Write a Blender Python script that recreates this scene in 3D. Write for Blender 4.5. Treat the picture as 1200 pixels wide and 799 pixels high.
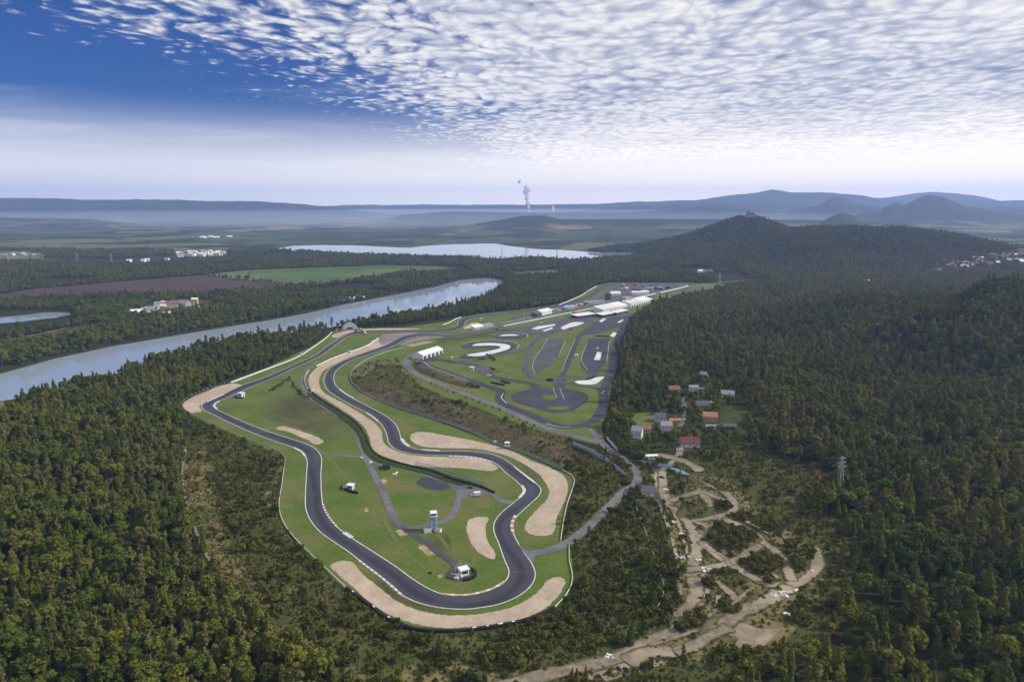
import bpy, bmesh, math, random
import numpy as np
from mathutils import Vector
random.seed(7); RNG = np.random.default_rng(7)
for o in list(bpy.data.objects): bpy.data.objects.remove(o)
SC = bpy.context.scene
COL = SC.collection
# ------------------------------------------------------------------ camera
F, CU, CV, CAMH = 800.0, 600.0, 399.5, 185.0
PITCH = math.atan(156.5 / F); CP, SP = math.cos(PITCH), math.sin(PITCH)
cam = bpy.data.cameras.new('camera'); cam.sensor_width = 36; cam.lens = 24
cam.clip_start = 1; cam.clip_end = 80000
co = bpy.data.objects.new('camera', cam); COL.objects.link(co)
co.location = (0, 0, CAMH); co.rotation_euler = (math.pi / 2 - PITCH, 0, 0)
SC.camera = co
# ------------------------------------------------------------------ sun, sky, exposure
SUN_AZ, SUN_EL = math.radians(86), math.radians(36)     # azimuth to the right of the view (+Y)
sl = bpy.data.lights.new('sun', 'SUN'); sl.energy = 4.3; sl.angle = math.radians(1.5); sl.color = (1.0, 0.93, 0.83)
so = bpy.data.objects.new('sun', sl); COL.objects.link(so)
sd = Vector((math.sin(SUN_AZ) * math.cos(SUN_EL), math.cos(SUN_AZ) * math.cos(SUN_EL), math.sin(SUN_EL)))
so.rotation_euler = sd.to_track_quat('Z', 'Y').to_euler()
SC.view_settings.view_transform = 'Standard'; SC.view_settings.look = 'None'
SC.view_settings.exposure = 0.08; SC.view_settings.gamma = 1.0; SC.view_settings.use_curve_mapping = False
SC.render.engine = 'CYCLES'
cy = SC.cycles
cy.max_bounces = 4; cy.diffuse_bounces = 2; cy.glossy_bounces = 2; cy.transmission_bounces = 2
cy.volume_bounces = 1; cy.transparent_max_bounces = 8; cy.caustics_reflective = False; cy.caustics_refractive = False
cy.use_denoising = True; cy.use_adaptive_sampling = True; cy.adaptive_threshold = 0.02
try: cy.denoiser = 'OPENIMAGEDENOISE'
except Exception: pass

class NT:                                                 # tiny node-tree helper
    def __init__(s, tree): s.t = tree; s.n = tree.nodes; s.l = tree.links
    def add(s, typ, ins=None, **props):
        n = s.n.new(typ)
        for k, v in props.items(): setattr(n, k, v)
        for k, v in (ins or {}).items():
            sock = n.inputs[k]
            if isinstance(v, bpy.types.NodeSocket): s.l.new(v, sock)
            else: sock.default_value = v
        return n
    def math(s, op, a, b=0.0, c=0.0, clamp=False):
        n = s.add('ShaderNodeMath', {0: a, 1: b, 2: c}, operation=op); n.use_clamp = clamp; return n.outputs[0]
    def vmath(s, op, a, b=(0, 0, 0)):
        return s.add('ShaderNodeVectorMath', {0: a, 1: b}, operation=op).outputs[0]
    def noise(s, vec, scale, detail=4, rough=0.55, dist=0.0):
        return s.add('ShaderNodeTexNoise', {'Vector': vec, 'Scale': scale, 'Detail': detail, 'Roughness': rough, 'Distortion': dist}).outputs['Fac']
    def ramp(s, fac, stops, interp='LINEAR'):
        n = s.add('ShaderNodeValToRGB', {'Fac': fac}); r = n.color_ramp; r.interpolation = interp
        while len(r.elements) < len(stops): r.elements.new(0.5)
        for e, (p, c) in zip(r.elements, stops): e.position = p; e.color = (c, c, c, 1) if not hasattr(c, '__len__') else tuple(c) + (1,)
        return n.outputs['Color']
    def mix(s, fac, a, b, blend='MIX'):
        n = s.add('ShaderNodeMix', data_type='RGBA', blend_type=blend)
        for idx, v in ((0, fac), (6, a), (7, b)):
            if isinstance(v, bpy.types.NodeSocket): s.l.new(v, n.inputs[idx])
            else: n.inputs[idx].default_value = v if not hasattr(v, '__len__') else (tuple(v) + (1,))[:4]
        return n.outputs[2]
    def sstep(s, x, a, b):
        n = s.add('ShaderNodeMapRange', {0: x, 1: a, 2: b, 3: 0.0, 4: 1.0}, interpolation_type='SMOOTHSTEP'); return n.outputs[0]

W = bpy.data.worlds.new('World'); SC.world = W; W.use_nodes = True
W.node_tree.nodes.clear(); N = NT(W.node_tree)
sky = N.add('ShaderNodeTexSky', sky_type='NISHITA'); sky.sun_disc = False
sky.sun_elevation = SUN_EL; sky.sun_rotation = SUN_AZ
sky.altitude = 300; sky.air_density = 1.0; sky.dust_density = 1.2; sky.ozone_density = 2.5
gen = N.add('ShaderNodeTexCoord').outputs['Generated']
sx = N.add('ShaderNodeSeparateXYZ', {0: gen}); X, Y, Z = sx.outputs
zc = N.math('ADD', N.math('MAXIMUM', Z, 0.0), 0.035)
px = N.math('DIVIDE', X, zc); py = N.math('DIVIDE', Y, zc)
pl = N.add('ShaderNodeCombineXYZ', {0: px, 1: py, 2: 0.0}).outputs[0]
big = N.noise(pl, 0.35, 3, 0.55)
# the altocumulus sheet covers the half plane to the right of a slanted edge
edge = N.math('ADD', N.math('SUBTRACT', px, N.math('MULTIPLY', py, 0.22)), 3.9)
edge = N.math('ADD', edge, N.math('MULTIPLY', N.math('SUBTRACT', big, 0.5), 5.0))
cover = N.sstep(edge, -1.0, 4.2)
warp = N.add('ShaderNodeTexNoise', {'Vector': pl, 'Scale': 2.0, 'Detail': 2.0}).outputs['Color']
plw = N.vmath('ADD', N.vmath('MULTIPLY', pl, (1.0, 0.78, 1.0)), N.vmath('MULTIPLY', N.vmath('SUBTRACT', warp, (0.5, 0.5, 0.5)), (0.30, 0.30, 0.0)))
cell = N.noise(plw, 7.0, 4.0, 0.55)
fine = N.noise(plw, 26.0, 3.0, 0.55)
vor = N.add('ShaderNodeTexVoronoi', {'Vector': N.vmath('ADD', plw, N.vmath('MULTIPLY', N.vmath('SUBTRACT', N.add('ShaderNodeTexNoise', {'Vector': plw, 'Scale': 14.0, 'Detail': 3.0}).outputs['Color'], (0.5, 0.5, 0.5)), (0.10, 0.10, 0.0))), 'Scale': 10.5, 'Smoothness': 0.5, 'Randomness': 1.0}, voronoi_dimensions='2D', feature='SMOOTH_F1').outputs['Distance']
puff = N.math('SUBTRACT', 1.0, N.math('MULTIPLY', vor, 1.25))
cell = N.math('ADD', N.math('ADD', N.math('MULTIPLY', cell, 0.55), N.math('MULTIPLY', fine, 0.22)), N.math('MULTIPLY', puff, 0.20))
thr = N.math('SUBTRACT', 0.74, N.math('MULTIPLY', cover, 0.54))
alpha = N.sstep(N.math('SUBTRACT', cell, thr), -0.06, 0.17)
alpha = N.math('MULTIPLY', alpha, N.sstep(cover, 0.0, 0.25))
shade = N.noise(N.vmath('ADD', N.vmath('MULTIPLY', plw, (0.8, 1.1, 1.0)), (0.05, 0.09, 3.0)), 6.0, 3.5, 0.55)
patch = N.noise(pl, 1.1, 2, 0.5)
shade = N.math('ADD', N.math('MULTIPLY', shade, 0.42), N.math('MULTIPLY', patch, 0.30)); shade = N.math('ADD', shade, N.math('MULTIPLY', N.math('SUBTRACT', 1.0, puff), 0.22)); shade = N.math('ADD', shade, N.math('MULTIPLY', N.math('SUBTRACT', fine, 0.5), -0.12)); shade = N.math('ADD', shade, 0.05)
ccol = N.ramp(shade, [(0.36, (9.6, 9.4, 9.2)), (0.47, (7.8, 7.8, 8.1)), (0.56, (5.4, 5.6, 6.6)), (0.68, (3.2, 3.6, 4.9))])
# thin streaks of cirrus low over the left horizon
st = N.noise(N.vmath('MULTIPLY', pl, (0.25, 0.42, 1.0)), 0.9, 5, 0.6)
cirr = N.math('MULTIPLY', N.sstep(st, 0.46, 0.72), N.math('MULTIPLY', N.sstep(Z, 0.02, 0.07), N.math('SUBTRACT', 1.0, N.sstep(Z, 0.13, 0.20))))
lowveil = N.math('SUBTRACT', 1.0, N.sstep(Z, 0.0, 0.145))
base = N.mix(1.0, sky.outputs['Color'], (0.045, 0.25, 0.68), 'MULTIPLY')
c1 = N.mix(N.math('MULTIPLY', cirr, 0.55), base, (7.0, 7.3, 8.2))
c2 = N.mix(N.math('MULTIPLY', alpha, N.sstep(Z, 0.03, 0.08)), c1, ccol)
c3 = N.mix(N.math('MULTIPLY', lowveil, 0.88), c2, N.mix(N.sstep(N.math('ADD', N.math('MULTIPLY', X, 0.8), N.math('MULTIPLY', Y, 0.6)), -0.1, 1.0), (14.5, 14.0, 13.6), (22.5, 20.0, 16.8)))
bg = N.add('ShaderNodeBackground', {'Color': c3, 'Strength': 0.1})
N.l.new(bg.outputs[0], N.add('ShaderNodeOutputWorld').inputs[0])

# ------------------------------------------------------------------ projection helpers (photo pixel 1200x799 <-> place)
def P(u, v, z=0.0):
    a, b = (u - CU) / F, (CV - v) / F
    t = (z - CAMH) / (b * CP - SP)
    return (a * t, (CP + b * SP) * t, z)
def proj(x, y, z):
    dz = z - CAMH; d = np.maximum(y * CP - dz * SP, 1e-3)
    return CU + F * x / d, CV - F * (y * SP + dz * CP) / d, d
def inpoly(u, v, poly):
    u = np.asarray(u, float); v = np.asarray(v, float); r = np.zeros(u.shape, bool); n = len(poly)
    for i in range(n):
        (x1, y1), (x2, y2) = poly[i], poly[(i + 1) % n]
        if y1 == y2: continue
        c = ((y1 > v) != (y2 > v)) & (u < (x2 - x1) * (v - y1) / (y2 - y1) + x1)
        r ^= c
    return r
def catmull(pts, closed=False, sub=5):
    pts = [Vector(p) for p in pts]; n = len(pts); out = []
    rng = range(n) if closed else range(n - 1)
    for i in rng:
        if closed: p0, p1, p2, p3 = pts[(i - 1) % n], pts[i], pts[(i + 1) % n], pts[(i + 2) % n]
        else: p0, p1, p2, p3 = pts[max(i - 1, 0)], pts[i], pts[i + 1], pts[min(i + 2, n - 1)]
        d = max((p2 - p1).length, 1e-6)
        # chord-length tangents keep unevenly spaced points from looping
        def tan(a, b, c):
            l1, l2 = (b - a).length, (c - b).length
            if l1 < 1e-6 or l2 < 1e-6: return (c - a) * 0.5
            return ((b - a) / l1 * l2 + (c - b) / l2 * l1) / (l1 + l2) * d
        m1, m2 = tan(p0, p1, p2), tan(p1, p2, p3)
        if not closed and i == 0: m1 = p2 - p1
        if not closed and i == n - 2: m2 = p2 - p1
        for k in range(sub):
            t = k / sub; t2, t3 = t * t, t * t * t
            out.append(p1 * (2 * t3 - 3 * t2 + 1) + m1 * (t3 - 2 * t2 + t) + p2 * (-2 * t3 + 3 * t2) + m2 * (t3 - t2))
    if not closed: out.append(pts[-1])
    return out
def PL(pix, z=0.0): return [P(u, v, z) for u, v in pix]
def sines(x, y, w, seed):
    r = np.random.default_rng(seed); s = np.zeros(np.shape(x))
    for i in range(7):
        k = 2 * math.pi / w * (0.6 + 0.5 * i); a = r.uniform(0, 2 * math.pi); ph = r.uniform(0, 6.28)
        s = s + np.sin(k * (x * math.cos(a) + y * math.sin(a)) + ph) / (1 + 0.6 * i)
    return s / 2.2

# ------------------------------------------------------------------ terrain height
LAKE_Z, LAKE2_Z, POND_Z = -4.0, -4.0, -3.0
LAKE_PX = [(-420, 560), (-250, 503), (0, 438), (65, 420), (130, 406), (195, 395), (260, 384), (310, 376), (360, 367), (402, 357), (460, 346), (510, 336), (540, 328), (572, 325.5), (587, 327.5), (592, 331), (580, 342), (560, 352), (510, 364), (460, 372), (410, 381), (360, 389), (260, 403), (195, 419), (130, 441), (65, 460), (0, 472), (-250, 540), (-420, 600)]
LAKE2_PX = [(323, 291.5), (347, 287.5), (380, 286.8), (410, 287), (435, 288), (470, 289.8), (485, 289.5), (500, 287.5), (535, 285.7), (580, 285.2), (592, 287.5), (625, 291.5), (656, 292.5), (690, 295), (754, 296.5), (758, 299.5), (720, 304), (680, 306), (630, 304), (585, 304), (510, 302), (460, 300), (380, 297.5), (345, 295)]
POND_PX = [(-120, 377), (-30, 375), (20, 370), (55, 366), (80, 366), (82, 369), (60, 374), (0, 380), (-60, 384), (-120, 386)]
def XB(y):                                               # forest edge right of the circuit
    return np.interp(y, [250, 400, 560, 700, 980, 1125, 1280, 1470, 1640, 1800, 2200], [190, 215, 130, 120, 160, 195, 262, 420, 560, 620, 700])
def sst(t): t = np.clip(t, 0, 1); return t * t * (3 - 2 * t)
def g2(x, y, cx, cyy, h, sx_, sy_): return h * np.exp(-0.5 * ((x - cx) / sx_) ** 2 - 0.5 * ((y - cyy) / sy_) ** 2)
def ridge(x, y, d, sn, sf, pts, wob=0.0, seed=1):
    us = np.array([p[0] for p in pts], float); vs = np.array([p[1] for p in pts], float)
    xs = (us - CU) / F * d
    b = (CV - vs) / F; hs = CAMH + d / (CP + b * SP) * (b * CP - SP)
    h = np.interp(x * d / np.maximum(y, 500), (us - CU) / F * d * (1 / (CP + 0.19 * SP)), hs)
    s = np.where(y < d, sn, sf)
    if wob: h = h + wob * sines(x, y, d * 0.06, seed) * np.clip(h / 200, 0, 1)
    return np.maximum(h, 0) * np.exp(-0.5 * ((y - d) / s) ** 2)
def H(x, y):
    x = np.asarray(x, float); y = np.asarray(y, float)
    xb = XB(y); m = sst((x - xb - 25) / 230) * sst((y - 150) / 250)
    h = m * (96 * sst((x - 330) / 600) * np.exp(-0.5 * ((y - 830) / np.where(y > 830, 215, 330)) ** 2)
             + g2(x, y, 640, 1330, 8, 330, 190) + 24 * sines(x, y, 300, 3) * sst((x - 300) / 220) * np.exp(-0.5 * ((y - 700) / 420) ** 2) + 3)
    m2 = sst((y - 1750) / 260) * sst((x - 300) / 350)
    castle = np.sqrt(((x - 927) / 1.0) ** 2 + ((y - 2720) / 1.0) ** 2)
    hc = 146 * np.exp(-(castle / 300) ** 1.3)
    hd = 106 * np.exp(-np.abs((x - 1250) / 490) ** 3.4 - np.abs((y - 2480) / 420) ** 3.0) * (1 - 0.12 * sst((x - 1150) / 500))
    hill = np.maximum(hc, hd) + 5 * sines(x, y, 300, 5) * np.clip((hc + hd) / 100, 0, 1)
    h = h + m2 * hill
    far = sst((y - 3700) / 900)
    R = [ridge(x, y, 5900, 900, 500, [(-300, 300), (250, 292), (400, 276), (500, 270), (545, 265), (560, 262), (590, 257), (612, 253), (640, 253), (656, 257), (760, 257), (950, 258), (1100, 262), (1250, 268), (1500, 275)]),
         ridge(x, y, 5000, 330, 330, [(950, 300), (955, 272), (960, 264), (971, 256), (986, 249.5), (997, 252), (1007, 259), (1025, 265), (1040, 272), (1050, 300)]),
         ridge(x, y, 7200, 500, 400, [(-300, 255), (0, 255), (110, 257), (150, 262), (220, 270), (930, 270), (1010, 250), (1032, 247), (1042, 239), (1051, 237.5), (1060, 241), (1074, 233), (1088, 229), (1105, 232), (1130, 241), (1165, 249), (1230, 254), (1400, 256)], 8, 6),
         ridge(x, y, 8500, 500, 400, [(430, 262), (470, 252), (520, 248), (600, 249), (700, 250), (760, 248), (801, 245), (832, 240.5), (867, 245), (920, 248), (955, 242), (963, 239), (971, 232.5), (980, 231), (990, 233), (996, 239), (1032, 243), (1080, 246), (1250, 244), (1500, 246)], 8, 7),
         ridge(x, y, 10000, 600, 450, [(-500, 231), (-100, 233), (60, 232), (100, 234), (200, 234.5), (300, 236), (350, 239), (400, 244), (450, 250), (560, 252), (700, 246), (760, 241), (800, 238), (900, 240), (1050, 244), (1300, 240)], 10, 8),
         ridge(x, y, 12000, 600, 500, [(200, 250), (420, 243), (520, 242), (600, 241), (700, 239), (760, 236.5), (820, 234), (860, 229), (885, 226), (905, 222), (925, 225), (960, 226), (1000, 228.5), (1030, 233), (1070, 236), (1300, 234)], 12, 9),
         ridge(x, y, 14400, 800, 600, [(100, 246), (300, 243), (440, 240), (640, 240), (800, 238), (980, 236), (1039, 231), (1077, 226), (1112, 222.7), (1151, 220), (1182, 221), (1260, 224), (1500, 226)], 12, 10)]
    hf = R[0]
    for r in R[1:]: hf = np.maximum(hf, r)
    h = h + far * hf
    h = h + sst((y - 1750) / 800) * sst((-x + 1200) / 900) * 1.2 * sines(x, y, 700, 11)
    for poly, lz in ((LAKE_PX, LAKE_Z), (LAKE2_PX, LAKE2_Z), (POND_PX, POND_Z)):
        wp = np.array([P(a, b, lz)[:2] for a, b in poly]); soft = 10.0 if lz != LAKE2_Z or poly is LAKE_PX else 22.0
        k = (x > wp[:, 0].min() - 60) & (x < wp[:, 0].max() + 60) & (y > wp[:, 1].min() - 60) & (y < wp[:, 1].max() + 60)
        if not k.any(): continue
        xx, yy = x[k], y[k]; sd = np.full(xx.shape, 1e9); n = len(wp)
        for i in range(n):
            ax, ay = wp[i]; bx, by = wp[(i + 1) % n]; ex, ey = bx - ax, by - ay; t = np.clip(((xx - ax) * ex + (yy - ay) * ey) / (ex * ex + ey * ey + 1e-9), 0, 1); sd = np.minimum(sd, np.hypot(xx - ax - t * ex, yy - ay - t * ey))
        sd = np.where(inpoly(xx, yy, [tuple(q) for q in wp]), -sd, sd); f = sst((sd + soft) / (2 * soft)); h = h.copy(); h[k] = (lz - 4.0) * (1 - f) + h[k] * f
    return h
def hz(x, y): return float(H(np.array([x]), np.array([y]))[0])
def G(u, v):                                             # photo pixel -> point on the terrain
    a, b = (u - CU) / F, (CV - v) / F
    t = np.concatenate([np.arange(240, 3200, 2.0), np.arange(3200, 16000, 12.0)])
    x, y, z = a * t, (CP + b * SP) * t, CAMH + (b * CP - SP) * t
    below = np.nonzero(z <= H(x, y))[0]
    i = below[0] if len(below) else len(t) - 1
    return (float(x[i]), float(y[i]), hz(x[i], y[i]))

# ------------------------------------------------------------------ tags, meshes, materials
def tag(o, label=None, cat=None, group=None, kind=None):
    if label: o['label'] = label
    if cat: o['category'] = cat
    if group: o['group'] = group
    if kind: o['kind'] = kind
    return o
def empty(name, loc=(0, 0, 0), rz=0.0, label=None, cat=None, group=None):
    o = bpy.data.objects.new(name, None); COL.objects.link(o); o.location = loc; o.rotation_euler = (0, 0, rz)
    o.empty_display_size = 0.5
    return tag(o, label, cat, group)
def link(name, me, mat=None, parent=None):
    if mat is not None and not me.materials: me.materials.append(mat)
    o = bpy.data.objects.new(name, me); COL.objects.link(o)
    if parent is not None: o.parent = parent
    return o
class MB:
    def __init__(s): s.v = []; s.f = []
    def add(s, vs, fs):
        n = len(s.v); s.v += [tuple(p) for p in vs]; s.f += [tuple(i + n for i in f) for f in fs]; return s
    def box(s, c, d, rz=0.0, taper=1.0):
        x, y, z = d[0] / 2, d[1] / 2, d[2] / 2; ca, sa = math.cos(rz), math.sin(rz); vs = []
        for k, zz in ((1.0, -z), (taper, z)):
            for a, b in ((-x, -y), (x, -y), (x, y), (-x, y)):
                a *= k; b *= k
                vs.append((c[0] + a * ca - b * sa, c[1] + a * sa + b * ca, c[2] + zz))
        return s.add(vs, [(3, 2, 1, 0), (4, 5, 6, 7), (0, 1, 5, 4), (1, 2, 6, 5), (2, 3, 7, 6), (3, 0, 4, 7)])
    def cyl(s, p0, p1, r0, r1=None, n=8):
        r1 = r0 if r1 is None else r1; p0, p1 = Vector(p0), Vector(p1); d = (p1 - p0).normalized()
        a = d.orthogonal().normalized(); b = d.cross(a); vs = []
        for p, r in ((p0, r0), (p1, r1)):
            for i in range(n):
                t = 2 * math.pi * i / n; vs.append(p + (a * math.cos(t) + b * math.sin(t)) * r)
        return s.add(vs, [tuple(reversed(range(n))), tuple(range(n, 2 * n))] + [(i, (i + 1) % n, n + (i + 1) % n, n + i) for i in range(n)])
    def prism(s, outline, y0, y1):                       # outline in x,z extruded along y
        n = len(outline); vs = [(x, y0, z) for x, z in outline] + [(x, y1, z) for x, z in outline]
        return s.add(vs, [tuple(range(n)), tuple(reversed(range(n, 2 * n)))] + [(i, n + i, n + (i + 1) % n, (i + 1) % n) for i in range(n)])
    def mesh(s, name):
        me = bpy.data.meshes.new(name); me.from_pydata(s.v, [], s.f); me.update(); return me
    def build(s, name, mat, parent=None, loc=None, smooth=False):
        me = s.mesh(name)
        if smooth: me.polygons.foreach_set('use_smooth', [True] * len(me.polygons))
        o = link(name, me, mat, parent)
        if loc is not None: o.location = loc
        return o
MATS = {}
def mat(name, col, rough=0.8, col2=None, scale=1.0, detail=4, col3=None, metal=0.0, bump=0.0, bscale=None, spec=0.3, emit=0.0, contrast=(0.35, 0.65), scale2=None, rand=0.0, fine=0.0, wave=None, edge=None, edge_col=None):
    m = bpy.data.materials.new(name); m.use_nodes = True; m.node_tree.nodes.clear(); n = NT(m.node_tree)
    pos = n.add('ShaderNodeNewGeometry').outputs['Position']
    c = n.mix(0.0, col, col)
    if col2 is None: col2 = tuple(x * 0.8 for x in col)
    f = n.sstep(n.noise(pos, scale, detail, 0.6), *contrast)
    c = n.mix(f, col, col2)
    if col3 is not None: c = n.mix(n.sstep(n.noise(n.vmath('ADD', pos, (31.0, 17.0, 5.0)), scale2 or scale * 0.23, 3, 0.6), 0.45, 0.68), c, col3)
    if fine: c = n.mix(1.0, c, n.ramp(n.noise(pos, 0.55, 4, 0.7), [(0.25, 1 - fine), (0.75, 1 + fine)]), 'MULTIPLY')
    if wave:
        wv = n.add('ShaderNodeTexWave', {'Vector': n.add('ShaderNodeVectorRotate', {'Vector': pos, 'Angle': wave[2]}, rotation_type='Z_AXIS').outputs[0], 'Scale': wave[0], 'Distortion': 3.0, 'Detail': 2.0, 'Detail Scale': 0.4}).outputs['Fac']
        c = n.mix(1.0, c, n.ramp(wv, [(0.2, 1 - wave[1]), (0.8, 1 + wave[1])]), 'MULTIPLY')
    if edge:
        if edge == 'attr': ev = n.add('ShaderNodeAttribute', attribute_name='edge').outputs['Fac']
        else:
            gg = n.vmath('SUBTRACT', n.add('ShaderNodeTexCoord').outputs['Generated'], (0.5, 0.5, 0.0)); gg = n.vmath('MULTIPLY', gg, (1.0, 1.0, 0.0))
            ln = n.add('ShaderNodeVectorMath', {0: gg}, operation='LENGTH').outputs['Value']; ev = n.math('SUBTRACT', 1.0, n.math('MULTIPLY', ln, 2.0))
        nn = n.math('ADD', n.math('MULTIPLY', n.noise(pos, 0.28, 5, 0.65), 0.6), n.math('MULTIPLY', n.noise(pos, 0.06, 3, 0.6), 0.4))
        fac = n.sstep(n.math('ADD', n.math('MULTIPLY', ev, 0.62), nn), 0.46, 0.78)
        ec = n.mix(n.noise(pos, 0.3, 4, 0.65), edge_col[0], edge_col[1]); c = n.mix(fac, ec, c)
    if rand:
        oi = n.add('ShaderNodeObjectInfo').outputs['Random']
        c = n.mix(1.0, c, n.ramp(oi, [(0, 1 - rand), (1, 1 + rand)]), 'MULTIPLY')
    b = n.add('ShaderNodeBsdfPrincipled', {'Base Color': c, 'Roughness': rough, 'Metallic': metal, 'Specular IOR Level': spec})
    if bump:
        bn = n.add('ShaderNodeBump', {'Height': n.noise(pos, bscale or scale * 4, 3, 0.6), 'Strength': 0.6, 'Distance': bump}); n.l.new(bn.outputs[0], b.inputs['Normal'])
    if emit: b.inputs['Emission Strength'].default_value = emit
    n.l.new(b.outputs[0], n.add('ShaderNodeOutputMaterial').inputs[0]); MATS[name] = m; return m
M = MATS
mat('asphalt', (0.034, 0.035, 0.050), 0.75, (0.048, 0.048, 0.062), 0.11, 6, (0.026, 0.027, 0.040), scale2=0.022, fine=0.18)
mat('asphalt_pale', (0.115, 0.112, 0.125), 0.85, (0.155, 0.148, 0.150), 0.15, 5, (0.09, 0.085, 0.09))
mat('asphalt_worn', (0.055, 0.053, 0.066), 0.75, (0.085, 0.078, 0.084), 0.07, 5, (0.046, 0.046, 0.060), scale2=0.03)
mat('lilac_runoff', (0.20, 0.165, 0.16), 0.9, (0.15, 0.13, 0.14), 0.05, 5, (0.25, 0.20, 0.18))
mat('lawn', (0.070, 0.112, 0.020), 0.95, (0.098, 0.132, 0.028), 0.035, 6, (0.130, 0.128, 0.044), bump=0.15, bscale=0.9, spec=0.1, scale2=0.03, fine=0.30, wave=(0.06, 0.035, 2.1))
mat('rough_lawn', (0.070, 0.082, 0.028), 0.95, (0.098, 0.096, 0.038), 0.09, 6, (0.056, 0.060, 0.025), bump=0.4, bscale=0.5, spec=0.1, fine=0.35, edge='gen', edge_col=((0.070, 0.112, 0.020), (0.104, 0.134, 0.030)))
mat('gravel', (0.40, 0.325, 0.245), 0.95, (0.33, 0.265, 0.20), 0.25, 6, (0.45, 0.365, 0.28), bump=0.1, bscale=1.6, spec=0.1, scale2=0.04, fine=0.14, wave=(0.55, 0.10, 0.7))
mat('dirt', (0.19, 0.155, 0.115), 0.95, (0.11, 0.092, 0.066), 0.16, 6, (0.26, 0.21, 0.155), bump=0.3, bscale=0.7, spec=0.1, scale2=0.03)
mat('worn_earth', (0.40, 0.33, 0.19), 0.95, (0.22, 0.19, 0.09), 0.25, 6, spec=0.1, edge='gen', edge_col=((0.066, 0.108, 0.020), (0.100, 0.132, 0.030)))
mat('dirt_edge', (0.25, 0.205, 0.155), 0.95, (0.15, 0.126, 0.094), 0.25, 6, (0.33, 0.27, 0.20), bump=0.3, bscale=0.7, spec=0.1, scale2=0.04, edge='attr', edge_col=((0.036, 0.046, 0.016), (0.105, 0.096, 0.040)))
mat('lawn_trail', (0.15, 0.14, 0.055), 0.95, (0.10, 0.115, 0.035), 0.3, 6, spec=0.1, edge='attr', edge_col=((0.070, 0.112, 0.020), (0.104, 0.134, 0.030)))
mat('sand_soft', (0.28, 0.225, 0.165), 0.95, (0.17, 0.14, 0.10), 0.2, 6, (0.36, 0.29, 0.21), bump=0.3, bscale=0.7, spec=0.1, scale2=0.04, edge='gen', edge_col=((0.036, 0.046, 0.016), (0.105, 0.096, 0.040)))
mat('white_paint', (0.62, 0.61, 0.58), 0.6, (0.46, 0.455, 0.44), 0.35, fine=0.15)
mat('white_surface', (0.66, 0.66, 0.66), 0.4, (0.52, 0.53, 0.54), 0.09, fine=0.12)
mat('red_paint', (0.36, 0.09, 0.07), 0.6, (0.30, 0.09, 0.07), 0.5)
mat('orange_paint', (0.46, 0.24, 0.15), 0.6, (0.50, 0.33, 0.22), 0.5)
mat('yellow_paint', (0.62, 0.48, 0.08), 0.6)
mat('steel', (0.42, 0.44, 0.45), 0.5, (0.32, 0.34, 0.35), 0.6, metal=0.15)
mat('fence_mesh', (0.11, 0.17, 0.16), 0.7, (0.10, 0.17, 0.16), 0.5)
mat('tyre', (0.016, 0.016, 0.018), 0.85, (0.030, 0.030, 0.034), 1.2)
mat('white_panel', (0.78, 0.78, 0.77), 0.5, (0.70, 0.70, 0.69), 0.25)
mat('white_fabric', (0.70, 0.70, 0.71), 0.7, (0.60, 0.61, 0.63), 0.12, fine=0.08)
mat('grey_panel', (0.32, 0.33, 0.36), 0.6, (0.26, 0.27, 0.30), 0.3)
mat('dark_panel', (0.05, 0.055, 0.07), 0.6, (0.07, 0.075, 0.09), 0.3)
mat('blue_panel', (0.38, 0.50, 0.66), 0.5, (0.30, 0.42, 0.58), 0.4)
mat('blue_paint', (0.06, 0.19, 0.42), 0.5, (0.05, 0.15, 0.36), 0.4)
mat('concrete', (0.36, 0.35, 0.33), 0.85, (0.28, 0.27, 0.26), 0.5)
mat('glass', (0.03, 0.04, 0.055), 0.12, (0.04, 0.05, 0.065), 0.5, spec=0.6)
mat('pink_wall', (0.55, 0.30, 0.26), 0.85, (0.50, 0.27, 0.23), 0.4)
mat('cream_wall', (0.58, 0.52, 0.42), 0.85, (0.50, 0.45, 0.37), 0.4)
mat('white_wall', (0.66, 0.65, 0.62), 0.85, (0.56, 0.55, 0.53), 0.4)
mat('tan_wall', (0.36, 0.29, 0.21), 0.85, (0.30, 0.24, 0.18), 0.4)
mat('terracotta', (0.36, 0.165, 0.105), 0.8, (0.29, 0.13, 0.085), 1.2)
mat('red_roof', (0.15, 0.048, 0.038), 0.8, (0.12, 0.04, 0.032), 1.2)
mat('slate_roof', (0.06, 0.065, 0.085), 0.7, (0.09, 0.095, 0.11), 0.9)
mat('grey_roof', (0.25, 0.26, 0.29), 0.7, (0.19, 0.20, 0.23), 0.6)
mat('brown_roof', (0.20, 0.11, 0.08), 0.8, (0.15, 0.085, 0.065), 0.9)
mat('bark', (0.11, 0.09, 0.07), 0.95, (0.07, 0.06, 0.05), 2.0)
mat('bark_pale', (0.36, 0.34, 0.31), 0.9, (0.16, 0.15, 0.14), 1.5)
mat('castle_stone', (0.22, 0.19, 0.17), 0.9, (0.16, 0.14, 0.13), 0.3)
mat('ploughed', (0.080, 0.056, 0.050), 0.95, (0.060, 0.042, 0.040), 0.012, 6, spec=0.05)
mat('green_crop', (0.058, 0.096, 0.032), 0.95, (0.075, 0.115, 0.038), 0.006, 6, (0.12, 0.160, 0.045), spec=0.05, scale2=0.002)
mat('rubble', (0.72, 0.71, 0.68), 0.8, (0.55, 0.54, 0.52), 0.8)

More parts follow.
